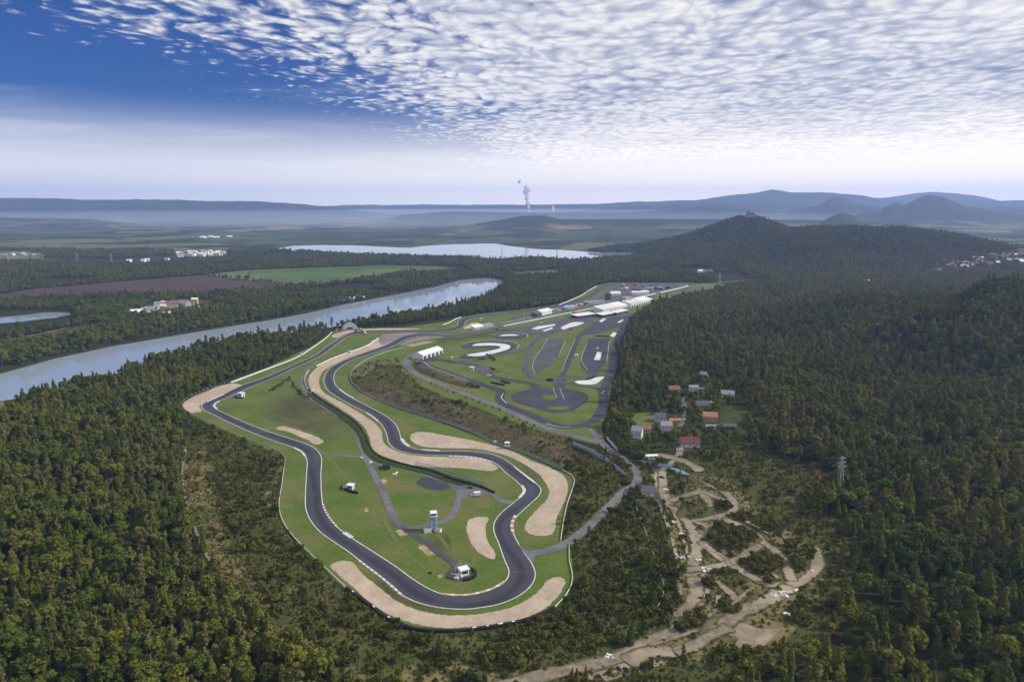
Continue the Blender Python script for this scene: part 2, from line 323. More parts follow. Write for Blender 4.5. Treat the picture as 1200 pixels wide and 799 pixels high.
def leaf_mat(name, cols, trans=0.25):
    m = bpy.data.materials.new(name); m.use_nodes = True; m.node_tree.nodes.clear(); n = NT(m.node_tree)
    pos = n.add('ShaderNodeNewGeometry').outputs['Position']
    oi = n.add('ShaderNodeObjectInfo').outputs['Random']
    big = n.noise(pos, 0.012, 3, 0.6)
    f = n.math('ADD', n.math('MULTIPLY', oi, 0.48), n.math('MULTIPLY', n.sstep(big, 0.34, 0.66), 0.52))
    c = n.ramp(f, [(i / (len(cols) - 1), k) for i, k in enumerate(cols)])
    c = n.mix(1.0, c, n.ramp(n.noise(pos, 0.9, 2, 0.6), [(0.25, (0.80, 0.70, 0.62)), (0.75, (1.46, 1.30, 1.10))]), 'MULTIPLY')
    d = n.add('ShaderNodeBsdfDiffuse', {'Color': c}); t = n.add('ShaderNodeBsdfTranslucent', {'Color': n.mix(1.0, c, (1.0, 1.0, 0.55), 'MULTIPLY')})
    mx = n.add('ShaderNodeMixShader', {0: trans, 1: d.outputs[0], 2: t.outputs[0]})
    n.l.new(mx.outputs[0], n.add('ShaderNodeOutputMaterial').inputs[0]); MATS[name] = m; return m
leaf_mat('leaf_conifer', [(0.034, 0.060, 0.018), (0.066, 0.098, 0.024), (0.100, 0.128, 0.026), (0.140, 0.160, 0.030)])
leaf_mat('leaf_broad', [(0.042, 0.072, 0.020), (0.078, 0.116, 0.027), (0.108, 0.142, 0.030), (0.150, 0.168, 0.036)])
leaf_mat('leaf_birch', [(0.070, 0.088, 0.034), (0.110, 0.125, 0.045), (0.125, 0.136, 0.052), (0.145, 0.148, 0.052)])
leaf_mat('leaf_shrub', [(0.036, 0.054, 0.018), (0.062, 0.084, 0.024), (0.092, 0.108, 0.030), (0.135, 0.130, 0.040)])
leaf_mat('leaf_sunlit', [(0.095, 0.115, 0.036), (0.130, 0.150, 0.044), (0.165, 0.172, 0.052), (0.200, 0.190, 0.058)])  # paler leaves with sunlight painted into their colour
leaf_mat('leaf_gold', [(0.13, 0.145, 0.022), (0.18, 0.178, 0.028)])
leaf_mat('straw', [(0.070, 0.086, 0.026), (0.100, 0.110, 0.036), (0.130, 0.124, 0.048), (0.20, 0.17, 0.072)], 0.15)

# ground: one material, woodland floor, dry grass and far farmland told apart by where they lie
def ground_mat():
    m = bpy.data.materials.new('ground_cover'); m.use_nodes = True; m.node_tree.nodes.clear(); n = NT(m.node_tree)
    pos = n.add('ShaderNodeNewGeometry').outputs['Position']
    dry = n.add('ShaderNodeAttribute', attribute_name='dry').outputs['Fac']
    far = n.add('ShaderNodeAttribute', attribute_name='far').outputs['Fac']
    n1 = n.noise(pos, 0.05, 6, 0.62); n2 = n.noise(pos, 0.4, 4, 0.6)
    wood = n.mix(n2, (0.020, 0.024, 0.011), (0.042, 0.046, 0.020))
    drc = n.ramp(n.math('ADD', n.math('MULTIPLY', n1, 0.7), n.math('MULTIPLY', n2, 0.3)), [(0.32, (0.036, 0.052, 0.016)), (0.47, (0.060, 0.074, 0.024)), (0.58, (0.088, 0.092, 0.034)), (0.72, (0.170, 0.145, 0.068))])
    c = n.mix(n.math('MULTIPLY', dry, n.sstep(n1, 0.18, 0.42)), wood, drc)
    stv = n.add('ShaderNodeAttribute', attribute_name='straw').outputs['Fac']
    c = n.mix(n.math('MULTIPLY', stv, n.sstep(n1, 0.36, 0.58)), c, n.mix(n2, (0.105, 0.098, 0.038), (0.24, 0.19, 0.095)))
    # far farmland: patches of woods and fields
    pv = n.vmath('MULTIPLY', pos, (1.0, 0.55, 1.0))
    vo = n.add('ShaderNodeTexVoronoi', {'Vector': n.vmath('ADD', pv, n.vmath('MULTIPLY', n.add('ShaderNodeTexNoise', {'Vector': pos, 'Scale': 0.002}).outputs['Color'], (400.0, 400.0, 0.0))), 'Scale': 0.0016})
    fieldc = n.ramp(n.add('ShaderNodeSeparateColor', {0: vo.outputs['Color']}).outputs[0], [(0.0, (0.060, 0.080, 0.036)), (0.35, (0.085, 0.100, 0.046)), (0.58, (0.125, 0.130, 0.062)), (0.78, (0.18, 0.165, 0.085)), (0.92, (0.22, 0.17, 0.12))], 'CONSTANT')
    fw = n.mix(n.sstep(n.noise(pos, 0.0022, 5, 0.6), 0.47, 0.55), fieldc, n.mix(n.noise(pos, 0.02, 4, 0.7), (0.016, 0.024, 0.012), (0.052, 0.062, 0.030)))
    zz = n.add('ShaderNodeSeparateXYZ', {0: pos}).outputs[2]
    fw = n.mix(n.sstep(zz, 35.0, 80.0), fw, n.mix(n.noise(pos, 0.02, 4, 0.7), (0.016, 0.024, 0.012), (0.052, 0.062, 0.030)))
    c = n.mix(far, c, fw)
    b = n.add('ShaderNodeBsdfDiffuse', {'Color': c})
    bn = n.add('ShaderNodeBump', {'Height': n.noise(pos, 0.35, 4, 0.7), 'Strength': 0.8, 'Distance': 0.7}); n.l.new(bn.outputs[0], b.inputs['Normal'])
    n.l.new(b.outputs[0], n.add('ShaderNodeOutputMaterial').inputs[0]); return m
def water_mat():
    m = bpy.data.materials.new('lake_water'); m.use_nodes = True; m.node_tree.nodes.clear(); n = NT(m.node_tree)
    pos = n.add('ShaderNodeNewGeometry').outputs['Position']
    b = n.add('ShaderNodeBsdfPrincipled', {'Base Color': (0.27, 0.32, 0.37, 1), 'Roughness': 0.04, 'IOR': 1.5, 'Specular IOR Level': 0.5})
    bn = n.add('ShaderNodeBump', {'Height': n.noise(n.vmath('MULTIPLY', pos, (1.0, 0.5, 1.0)), 0.12, 3, 0.6), 'Strength': 0.12, 'Distance': 0.12}); n.l.new(bn.outputs[0], b.inputs['Normal'])
    n.l.new(b.outputs[0], n.add('ShaderNodeOutputMaterial').inputs[0]); return m

# ------------------------------------------------------------------ regions (photo pixels on the ground)
SCRUB_L = [(222, 492), (247, 499), (287, 516), (312, 525), (331, 535), (332, 549), (328, 567), (325, 598), (329, 612), (342, 632), (360, 650), (382, 671), (405, 694), (433, 713), (458, 731), (481, 740), (508, 743), (546, 742), (589, 737), (635, 725), (652, 715), (665, 701), (673, 684), (674, 675), (671, 650), (700, 612), (740, 575), (760, 600), (795, 660), (800, 720), (760, 745), (640, 785), (560, 1000), (400, 1000), (395, 785), (318, 750), (278, 710), (258, 680), (228, 615), (213, 565), (216, 520)]
OPEN_R = [(672, 520), (700, 528), (735, 536), (760, 536), (800, 534), (870, 514), (900, 532), (960, 548), (992, 566), (945, 592), (988, 612), (998, 655), (990, 705), (972, 742), (940, 775), (890, 792), (830, 800), (780, 850), (640, 1000), (560, 1000), (640, 785), (760, 745), (800, 720), (760, 600), (740, 575), (700, 612), (671, 645), (661, 630), (668, 595), (677, 562)]
VILLAGE = [(736, 518), (730, 490), (740, 470), (780, 450), (812, 432), (850, 440), (880, 470), (890, 505), (850, 525), (800, 530), (760, 530)]
CIRCUIT = [(390, 388), (470, 384), (520, 377), (560, 368), (600, 364), (640, 359), (655, 356), (680, 346), (698, 335), (715, 331), (800, 331), (850, 333), (835, 342), (790, 349), (765, 357), (742, 370), (730, 384), (724, 400), (721, 425), (718, 448), (712, 478), (705, 502), (708, 516), (700, 521), (680, 516), (640, 507), (600, 494), (560, 478), (520, 464), (495, 453), (478, 441), (466, 430), (455, 421), (430, 425), (413, 436), (411, 443), (415, 451), (426, 460), (443, 469), (465, 478), (510, 492.5), (560, 511), (606, 528.5), (660, 552.5), (672, 559), (674, 563), (672, 573), (666, 590), (661, 614), (658, 634), (668, 640), (671, 660), (673, 680), (664, 700), (648, 716), (612, 731), (546, 741), (508, 742), (458, 730), (406, 693), (360, 649), (330, 612), (326, 597), (333, 545), (330, 533), (287, 516), (247, 498), (222, 486), (211, 475), (222, 464), (268, 447), (312, 431), (365, 406)]
BROWN = [(-60, 354), (5, 345), (25, 341), (100, 334), (200, 326), (237, 323), (296, 330), (343, 336.5), (318, 341), (263, 343.5), (180, 345.5), (83, 348), (0, 352)]
GREEN = [(239, 322.6), (290, 317), (360, 314.5), (447, 311.5), (515, 312.5), (532, 315.5), (485, 318.5), (447, 325), (385, 334.5), (345, 336.3), (297, 329.6)]
MEADOW = [(604, 320), (630, 317.5), (656, 316.3), (654, 322), (630, 324), (608, 324)]
CLEARING = [(-60, 490), (-20, 473), (20, 470), (28, 477), (10, 486), (-30, 497)]
DRYBANK = [(411, 441), (416, 434), (430, 425), (455, 421), (470, 433), (500, 455.5), (560, 479), (620, 500), (676, 518), (720, 545), (732, 562), (700, 602), (668, 612), (676, 562), (662, 549), (590, 520), (520, 492), (470, 476), (425, 458)]
INDUSTRY = [(150, 372), (175, 356), (215, 350), (250, 352), (248, 360), (200, 371)]
ROAD_L = [(-20, 402), (40, 393), (90, 383), (130, 381), (130, 385), (60, 397), (-20, 408)]
EAST_MEADOW = [(770, 338), (830, 331), (900, 325.5), (905, 329), (860, 336), (800, 349), (770, 357)]
SANDBANK = [(572, 344), (582, 337), (594, 331), (602, 331), (590, 340), (580, 347)]

# ------------------------------------------------------------------ terrain mesh
def build_ground():
    th = np.concatenate([np.linspace(-math.radians(46), math.radians(46), 470), np.linspace(math.radians(46), math.radians(314), 70)[1:-1]])
    r = np.concatenate([[4, 60, 120, 170], np.geomspace(210, 16500, 440)])
    A, Rr = np.meshgrid(th, r); x = Rr * np.sin(A); y = Rr * np.cos(A)
    z = H(x.ravel(), y.ravel()).reshape(x.shape); z[y < 0] = 0
    nr, nt = x.shape
    V = np.stack([x.ravel(), y.ravel(), z.ravel()], 1)
    i = np.arange(nr - 1)[:, None]; j = np.arange(nt)[None]; j2 = (j + 1) % nt
    Fc = np.stack(np.broadcast_arrays(i * nt + j, (i + 1) * nt + j, (i + 1) * nt + j2, i * nt + j2), -1).reshape(-1, 4)[:, ::-1]
    me = bpy.data.meshes.new('ground'); me.from_pydata(V.tolist(), [], Fc.tolist()); me.update()
    me.polygons.foreach_set('use_smooth', np.ones(len(Fc), bool))
    u, v, d = proj(V[:, 0], V[:, 1], V[:, 2])
    front = V[:, 1] > 50
    dry = np.zeros(len(V))
    for pg, a in ((SCRUB_L, 1.0), (OPEN_R, 0.85), (VILLAGE, 0.55), (DRYBANK, 0.9), (CLEARING, 1.0), (ROAD_L, 1.0), (INDUSTRY, 0.9), (SANDBANK, 1.0)): dry = np.maximum(dry, a * (inpoly(u, v, pg) & front))
    straw = np.zeros(len(V))
    for pg in ([(214, 522), (238, 528), (255, 555), (252, 600), (275, 650), (305, 695), (290, 708), (262, 682), (232, 618), (214, 566)], [(300, 540), (330, 545), (326, 590), (312, 600), (305, 570)], [(735, 745), (790, 742), (800, 752), (770, 765), (735, 768)], [(790, 560), (815, 556), (835, 575), (800, 580)], [(780, 556), (850, 560), (900, 610), (960, 640), (965, 690), (930, 740), (880, 775), (800, 770), (740, 775), (790, 735), (800, 690), (785, 620)], [(780, 590), (800, 610), (805, 640), (785, 640)], [(400, 785), (560, 770), (640, 790), (600, 850), (420, 850)], CLEARING):
        straw = np.maximum(straw, (inpoly(u, v, pg) & front) * 1.0)
    fr = sst((Rr.ravel() - 2400) / 900)
    for nm, val in (('dry', dry), ('far', fr), ('straw', straw)):
        at = me.attributes.new(nm, 'FLOAT', 'POINT'); at.data.foreach_set('value', val.astype(np.float32))
    tag(link('ground', me, ground_mat()), kind='structure')
build_ground()
WM = water_mat()
def sheet(name, pix, z, m, smooth=True, zp=0.0, parent=None, sub=5):
    pts = PL(pix, zp)
    if name == 'gravel_trap': sub = 9
    pts = catmull(pts, True, sub) if smooth else [Vector(p) for p in pts]
    if name == 'gravel_trap': pts = [p + Vector((random.uniform(-.35, .35), random.uniform(-.35, .35), 0)) for p in pts]
    me = bpy.data.meshes.new(name); me.from_pydata([(p.x, p.y, z) for p in pts], [], [tuple(range(len(pts)))]); me.update()
    bm = bmesh.new(); bm.from_mesh(me); bmesh.ops.recalc_face_normals(bm, faces=bm.faces[:])
    if bm.faces[0].normal.z < 0: bmesh.ops.reverse_faces(bm, faces=bm.faces[:])
    bmesh.ops.triangulate(bm, faces=bm.faces[:]); bm.to_mesh(me); bm.free()
    o = link(name, me, m, parent)
    return o if parent else tag(o, kind='structure')
def grow(pts, d):
    n = len(pts); cx = sum(p[0] for p in pts) / n; cyy = sum(p[1] for p in pts) / n; out = []
    for i in range(n):
        a, b = Vector(pts[i - 1][:2]), Vector(pts[(i + 1) % n][:2]); t = (b - a).normalized(); nn = Vector((t.y, -t.x))
        if sum((pts[k][0] - pts[k - 1][0]) * (pts[k][1] + pts[k - 1][1]) for k in range(n)) > 0: nn = -nn
        out.append((pts[i][0] + nn.x * d, pts[i][1] + nn.y * d))
    return out
def water(name, pix, z, d):
    pts = grow(PL(pix, z), d)
    me = bpy.data.meshes.new(name); me.from_pydata([(p[0], p[1], z) for p in pts], [], [tuple(range(len(pts)))]); me.update()
    bm = bmesh.new(); bm.from_mesh(me); bmesh.ops.recalc_face_normals(bm, faces=bm.faces[:])
    if bm.faces[0].normal.z < 0: bmesh.ops.reverse_faces(bm, faces=bm.faces[:])
    bmesh.ops.triangulate(bm, faces=bm.faces[:]); bm.to_mesh(me); bm.free()
    tag(link(name, me, WM), kind='structure')
water('lake', LAKE_PX, LAKE_Z, 12); water('far_lake', LAKE2_PX, LAKE2_Z, 22); water('pond', POND_PX, POND_Z, 10)
def drape(name, pix, m, off=0.6):
    # a field laid over the rolling terrain as a fine grid cut to the outline
    pts = PL(pix); xs = [p[0] for p in pts]; ys = [p[1] for p in pts]
    sheet(name, pix, 1.6, m, smooth=False)
drape('ploughed_field', BROWN, M['ploughed']); drape('crop_field', GREEN, M['green_crop']); drape('meadow', MEADOW, M['green_crop'])
def strip(name, pts, w, z, m, parent=None, closed=False, jit=0.0, w1=None):
    n = len(pts); vs = []; fs = []
    for i, p in enumerate(pts):
        a = pts[(i - 1) % n] if closed else pts[max(i - 1, 0)]; b = pts[(i + 1) % n] if closed else pts[min(i + 1, n - 1)]
        t = Vector((b[0] - a[0], b[1] - a[1])); t = t.normalized() if t.length > 1e-6 else Vector((1, 0)); nn = Vector((-t.y, t.x))
        ww = w if w1 is None else w + (w1 - w) * i / (n - 1)
        l = ww / 2 * (1 + random.uniform(-jit, jit)); r = ww / 2 * (1 + random.uniform(-jit, jit))
        vs += [(p[0] + nn.x * l, p[1] + nn.y * l, z), (p[0] - nn.x * r, p[1] - nn.y * r, z)]
    for i in range(n if closed else n - 1):
        k = (i + 1) % n; fs.append((2 * i + 1, 2 * k + 1, 2 * k, 2 * i))
    me = bpy.data.meshes.new(name); me.from_pydata(vs, [], fs); me.update()
    o = link(name, me, m, parent)
    return o if parent else tag(o, kind='structure')
_z = [0.16]
def nz():
    _z[0] += 0.006; return _z[0]
def soft_strip(name, pix, w, z, m):
    pts = catmull(PL(pix), False, 6); n = len(pts); K = 7; vs = []; fs = []; ed = []
    for i, p in enumerate(pts):
        a = pts[max(i - 1, 0)]; b = pts[min(i + 1, n - 1)]; t = Vector((b[0] - a[0], b[1] - a[1])).normalized(); nn = Vector((-t.y, t.x)); wv = w * random.uniform(0.8, 1.2)
        for k in range(K):
            q = k / (K - 1) * 2 - 1; vs.append((p[0] + nn.x * q * wv / 2, p[1] + nn.y * q * wv / 2, z)); rut = 0.25 if k == 3 else 0.0
            ed.append((1 - abs(q)) * 1.1 - 0.1 - rut if 0 < i < n - 1 else 0.0)
    for i in range(n - 1):
        for k in range(K - 1): fs.append((i * K + k, i * K + k + 1, (i + 1) * K + k + 1, (i + 1) * K + k)[::-1])
    me = bpy.data.meshes.new(name); me.from_pydata(vs, [], fs); me.update(); at = me.attributes.new('edge', 'FLOAT', 'POINT'); at.data.foreach_set('value', ed)
    return tag(link(name, me, m), kind='structure')
def road(name, pix, w, m, z=None, jit=0.0, w1=None, zp=0.0):
    return strip(name, catmull(PL(pix, zp), False, 5), w, z if z else nz(), m, jit=jit, w1=w1)

# ------------------------------------------------------------------ circuit surfaces
sheet('grass_field', CIRCUIT, 0.04, M['lawn'], smooth=False)
sheet('rough_grass', [(352, 448), (365, 462), (392, 483), (414, 500), (420, 515), (422, 530), (405, 527), (385, 520), (372, 508), (345, 500), (312, 490), (300, 478), (312, 466), (328, 455), (340, 446)], 0.06, M['rough_lawn'])
sheet('rough_grass', [(492, 632), (520, 622), (530, 640), (526, 655), (508, 642)], 0.065, M['rough_lawn'])
sheet('rough_grass', [(424, 668), (446, 688), (470, 706), (505, 717), (535, 720), (570, 717), (598, 709), (590, 705), (540, 714.5), (500, 710), (470, 699), (440, 675)], 0.062, M['rough_lawn'])
sheet('rough_grass', [(614, 556), (630, 568), (637, 578), (640, 570), (628, 553), (608, 540)], 0.064, M['rough_lawn'])
sheet('rough_grass', [(476, 404), (500, 398), (560, 388), (600, 384), (640, 379), (600, 392), (560, 396), (520, 403), (495, 411)], 0.066, M['rough_lawn'])
OUT1 = [(596, 365.2), (575, 368), (556, 370.2), (546, 372), (539, 374), (536.5, 378), (535, 382), (525, 385), (510, 386.4), (490, 387.2), (465, 387.5), (440, 387.5), (420, 388.6), (410, 390.4), (402.5, 393.8), (392.5, 400), (381, 407.5), (368.8, 416.3), (350, 425), (325, 436), (302.5, 445), (285, 451), (262.5, 461.6), (246, 469), (238.8, 472.3), (236.3, 475.6), (238.8, 480), (250, 486), (275, 498), (300, 508.8), (325, 518), (345, 525), (354, 530), (359, 537), (359.2, 555), (358, 580), (358.6, 597), (363, 608), (375, 623), (392.5, 635.6), (410, 647.5), (422.5, 657.5), (447.5, 676.5), (472.5, 698), (490, 706), (510, 711), (527.5, 713.2), (546, 713.7), (565, 711.6), (581, 708.8), (602.5, 701), (617.5, 691), (625.4, 681), (627.3, 672.5), (625, 663.8), (612.5, 645), (603.8, 630), (600, 618.8), (601.9, 610), (610, 600.6), (622.5, 589.4), (633, 578.5), (633.8, 573), (628, 566), (613.8, 555), (601, 545), (590, 537.5), (576, 532.2), (560, 529.6), (535, 528.5), (516, 528.8), (501, 528), (484, 525), (475, 520.4), (470.3, 514), (467.5, 505), (462.5, 496), (452.5, 487.5), (437.5, 479.4), (415, 467.5), (398.8, 457), (392.2, 449), (391, 442.5), (393.8, 435), (401, 428.8), (415, 421), (435, 414.6), (460, 406), (475, 398.4), (490, 394.2), (508, 393.4), (522, 395), (545, 393), (575, 387), (610, 379.6), (640, 373.8), (675, 366.8), (702.5, 361), (735, 354), (770, 347.5), (800, 341), (815, 337.4)]
IN1 = [(597, 366.7), (577, 369.6), (560, 371.8), (551, 373.8), (546, 377), (544.5, 381), (541, 384.6), (528, 387.6), (510, 388.8), (490, 389.4), (465, 389.4), (440, 389.6), (424, 390.6), (413, 392.4), (405, 395.8), (396, 402.5), (383.8, 411.9), (371, 419.4), (356, 426.2), (330, 438.5), (312.5, 446.3), (300, 451), (281, 459.4), (266, 466), (256, 470.3), (251, 474.4), (253, 479), (265, 485), (287.5, 495), (312.5, 505), (337.5, 513), (356, 519), (368.8, 525.2), (375, 532), (376, 555), (376.9, 580), (378.4, 591), (385, 605.5), (395, 617.5), (406, 626), (435, 645), (463.8, 663.8), (490, 682.5), (507.5, 692), (521, 696.6), (546, 697.5), (566, 694), (580, 689), (590, 683), (596, 674.4), (596.4, 668), (592.5, 659), (583.8, 635), (579, 622.5), (579, 613.5), (585, 603.5), (602.5, 588.5), (612, 580), (614.6, 574.5), (610, 568.3), (592.5, 553.8), (580, 542.5), (563.8, 536.9), (547.5, 534.6), (527.5, 533.8), (497.5, 533), (478.8, 531), (465, 527), (456.5, 520.5), (454, 512.5), (451, 503.8), (443.8, 493.8), (430, 483.8), (410, 473.8), (393.8, 464.2), (384, 457), (380, 450), (379.6, 445), (381.5, 438.5), (387.5, 431), (400, 423.6), (415, 417.8), (427.5, 413), (450, 405), (462.5, 398.6), (474, 393.4), (488, 391.2), (508, 391.2), (524, 392.6), (545, 390.6), (575, 384.6), (610, 377.2), (640, 371.4), (675, 364.4), (702.5, 358.6), (735, 351.8), (770, 345.2), (800, 338.6), (815, 335.2)]
def track_mat():
    m = bpy.data.materials.new('track_asphalt'); m.use_nodes = True; m.node_tree.nodes.clear(); n = NT(m.node_tree)
    pos = n.add('ShaderNodeNewGeometry').outputs['Position']; ln = n.add('ShaderNodeAttribute', attribute_name='lane').outputs['Vector']
    q, al, _ = n.add('ShaderNodeSeparateXYZ', {0: ln}).outputs
    wig = n.math('MULTIPLY', n.math('SUBTRACT', n.noise(n.vmath('MULTIPLY', ln, (0.0, 0.012, 0.0)), 1.0, 1, 0.5), 0.5), 1.5)
    line = n.math('ABSOLUTE', n.math('SUBTRACT', n.math('SUBTRACT', q, 0.5), wig)); line = n.sstep(line, 0.04, 0.30)
    streak = n.noise(n.vmath('MULTIPLY', ln, (9.0, 0.025, 1.0)), 1.0, 4, 0.6)
    c = n.mix(n.noise(pos, 0.06, 5, 0.6), (0.030, 0.031, 0.045), (0.050, 0.050, 0.064))
    c = n.mix(1.0, c, n.ramp(streak, [(0.3, 0.80), (0.7, 1.22)]), 'MULTIPLY'); c = n.mix(1.0, c, n.ramp(line, [(0.0, 0.60), (1.0, 1.10)]), 'MULTIPLY')
    patch = n.sstep(n.noise(n.vmath('MULTIPLY', ln, (0.6, 0.018, 1.0)), 1.0, 1, 0.5), 0.60, 0.62); c = n.mix(n.math('MULTIPLY', patch, 0.35), c, (0.062, 0.060, 0.072))
    b = n.add('ShaderNodeBsdfPrincipled', {'Base Color': c, 'Roughness': 0.7, 'Specular IOR Level': 0.3}); n.l.new(b.outputs[0], n.add('ShaderNodeOutputMaterial').inputs[0]); return m
def track_mesh():
    L = catmull(PL(OUT1), False, 4); R = catmull(PL(IN1), False, 4); n = 1400
    def resample(pts):
        d = [0]
        for a, b in zip(pts, pts[1:]): d.append(d[-1] + (b - a).length)
        s = np.linspace(0, d[-1], n); return np.stack([np.interp(s, d, [p[k] for p in pts]) for k in range(2)], 1)
    l = resample(L); r0 = resample(R)
    # pair each left point with the nearest forward right point so that the quads stay square
    idx = []; k = 0
    for i in range(n):
        lo, hi = k, min(k + 40, n); dd = np.sum((r0[lo:hi] - l[i]) ** 2, 1); k = lo + int(np.argmin(dd)); idx.append(k)
    idx[-1] = n - 1
    r = r0[idx]
    V = []; Fs = []; K = 5; lane = []; al = np.concatenate([[0], np.cumsum(np.hypot(*(l[1:] - l[:-1]).T))])
    for i in range(n):
        for k in range(K): q = k / (K - 1); V.append((l[i][0] * (1 - q) + r[i][0] * q, l[i][1] * (1 - q) + r[i][1] * q, 0.15)); lane.append((q, al[i], 0.0))
    for i in range(n - 1):
        for k in range(K - 1): Fs.append((i * K + k, i * K + k + 1, (i + 1) * K + k + 1, (i + 1) * K + k))
    me = bpy.data.meshes.new('race_track'); me.from_pydata(V, [], Fs); me.update()
    at = me.attributes.new('lane', 'FLOAT_VECTOR', 'POINT'); at.data.foreach_set('vector', np.array(lane, np.float32).ravel())
    bm = bmesh.new(); bm.from_mesh(me)
    bm.faces.ensure_lookup_table()
    for f in bm.faces:
        f.normal_update()
        if f.normal.z < 0: f.normal_flip()
    bm.to_mesh(me); bm.free()
    t = tag(link('race_track', me, track_mat()), kind='structure')
    for pts in (l, r0): strip('edge_line', [Vector((p[0], p[1], 0)) for p in pts], 0.55, 0.19, M['white_paint'], t)
    return t
TRACK = track_mesh()
for a, b in (((358, 580.6), (376.9, 580)), ((597, 670.3), (627, 670.3)), ((577, 540), (580, 533.4)), ((474, 393.6), (480, 396.6))):
    strip('timing_line', [Vector(P(*a)), Vector(P(*b))], 0.4, 0.21, M['asphalt_pale'], TRACK)
GR = [
 [(284, 451.6), (262, 462.8), (244, 471), (236, 474), (233.5, 477), (235.5, 482), (225, 484), (216, 479), (213, 474.4), (222, 467.5), (243.8, 458.2), (256, 452.5), (270, 449.6)],
 [(324, 501), (330, 499.4), (340, 501.4), (358.8, 507.3), (374, 513.4), (379, 518), (374, 520.6), (358.8, 514.6), (338, 506)],
 [(480.6, 511), (483, 508), (489, 506.3), (500, 506.2), (516, 509.2), (547.5, 514.8), (572.5, 520.4), (597, 527.6), (622.5, 539.6), (647.5, 549.6), (660, 557), (665, 566), (665, 577), (657, 597), (651, 611), (649.5, 622), (646, 625.8), (637.5, 627.5), (622, 625.8), (615.5, 621), (616, 613.8), (627.5, 598.8), (638.8, 587.5), (643.5, 579), (640, 566.5), (626, 551.5), (610, 541.5), (592.5, 533.4), (576, 529), (560, 526), (535, 525), (510, 524.6), (495, 523), (486, 519.3)],
 [(547.5, 613.8), (551, 608), (560, 605.9), (571, 606), (569, 616), (570, 630), (580.4, 651.5), (579.5, 655), (572.5, 653.4), (557.5, 643.8), (550, 631)],
 [(388.5, 661), (396, 657.7), (408.8, 657.5), (422.5, 670), (447.5, 691), (467, 705), (485, 713.4), (508.8, 719.2), (533.8, 721), (562, 719), (589, 714.3), (602, 710.3), (620, 701), (635, 688.8), (642, 679.6), (649, 676.6), (657, 676), (662, 679.6), (660, 688.8), (650, 702.3), (635, 714.6), (612.5, 725), (587.5, 730.8), (546, 735.8), (515, 735.3), (483.8, 730), (458.8, 721), (437.5, 709.4), (418.8, 692.5), (397.5, 673.8)],
 [(462, 399.8), (434, 410.6), (410, 418.8), (389, 428.4), (379, 435), (374.4, 443), (374.2, 450.5), (379, 459.4), (393.8, 468), (410, 476.9), (427.5, 487.5), (440, 496.5), (447, 505), (448, 512.5), (451, 520), (460, 526.4), (471, 530.6), (489.8, 533.9), (528, 535.4), (553.8, 536.2), (568.8, 539.3), (579, 544), (583, 549), (580, 551), (553.8, 549.6), (522.5, 547.5), (491, 546.6), (459, 537.8), (442.5, 530.8), (436, 523.8), (432.5, 511), (426, 499.6), (415, 489.4), (396, 476.9), (377.5, 465), (366, 457.2), (361.5, 449), (364, 438.5), (372, 430.4), (390, 421), (410, 413.6), (427.5, 407.3), (443.8, 397.4)]]
for g in GR: sheet('gravel_trap', g, 0.10, M['gravel'])
sheet('asphalt_runoff', [(444, 397), (452, 391.6), (470, 390.2), (489, 390.4), (473, 393.2), (462, 398.6), (449, 404)], 0.105, M['lilac_runoff'])
sheet('asphalt_runoff', [(476, 399.4), (490, 395.2), (507, 394), (520, 395.2), (505, 397.4), (488, 400), (470, 405)], 0.107, M['lilac_runoff'])
sheet('gravel_trap', [(392, 391.5), (402, 388.5), (420, 385.8), (450, 384.6), (492, 385.6), (470, 386.6), (440, 386.8), (418, 388), (405, 391.5), (393, 396), (388, 394)], 0.11, M['gravel'])
sheet('gravel_trap', [(550, 380), (554, 378.2), (558, 378), (557, 381.5), (553, 384.5), (546, 385.5)], 0.112, M['gravel'])
sheet('gravel_trap', [(471, 406.6), (490, 401.6), (512, 398.2), (514, 399.4), (495, 403.6), (475, 407.6)], 0.114, M['worn_earth'])
# service roads
road('service_road', [(374, 424), (362, 430), (356, 440), (354, 448), (357, 456.5), (363, 464), (378, 475), (397.5, 487.5), (413.8, 498.8), (420, 507.5), (422.5, 520), (426, 530), (432, 543.8), (440, 558.8), (450, 578.8), (458.5, 600), (463.5, 611.5), (471, 617), (485, 618.2), (501, 615.6), (516, 612.3), (527.5, 606), (533.8, 596), (537, 584)], 4.6, M['asphalt_pale'])
road('service_road', [(430, 540), (445, 544), (460, 545.8), (485, 552.3), (510, 560), (527.5, 566.3), (537, 571)], 3.8, M['asphalt_pale'])
sheet('vehicle_yard', [(527.5, 568), (540, 568.6), (556, 570.6), (566, 574.5), (566, 579), (552.5, 582.5), (537, 585), (534.5, 577)], nz(), M['asphalt_pale'])
road('service_road', [(562, 575.6), (578.8, 581), (594, 588.5), (602, 588.8)], 3.8, M['asphalt_pale'], w1=6)
road('service_road', [(376.5, 531.5), (400, 533.6), (424, 536)], 3.0, M['asphalt_pale'])
road('service_road', [(470, 616.5), (477, 621.5), (497.5, 635), (516, 649), (532.5, 661), (540, 669)], 4.0, M['asphalt_worn'])
sheet('vehicle_yard', [(526, 667), (537, 663), (549, 668), (548, 677), (534, 681), (524, 676)], nz(), M['asphalt_worn'])
sheet('burnt_patch', [(487.5, 565), (497.5, 559.2), (510, 561), (524, 567), (527, 570.6), (520, 574), (509, 574.2), (496, 570.8)], 0.09, M['asphalt'])
sheet('worn_ground', [(463, 620), (470, 619.5), (478, 628), (474, 630), (466, 625)], 0.08, M['worn_earth'])
sheet('worn_ground', [(486, 636), (494, 635.5), (506, 646), (513, 653), (508, 654), (496, 646)], 0.082, M['worn_earth'])
sheet('worn_ground', [(444, 560.6), (452, 561.5), (453, 566.5), (447, 569), (443, 565)], 0.083, M['worn_earth'])
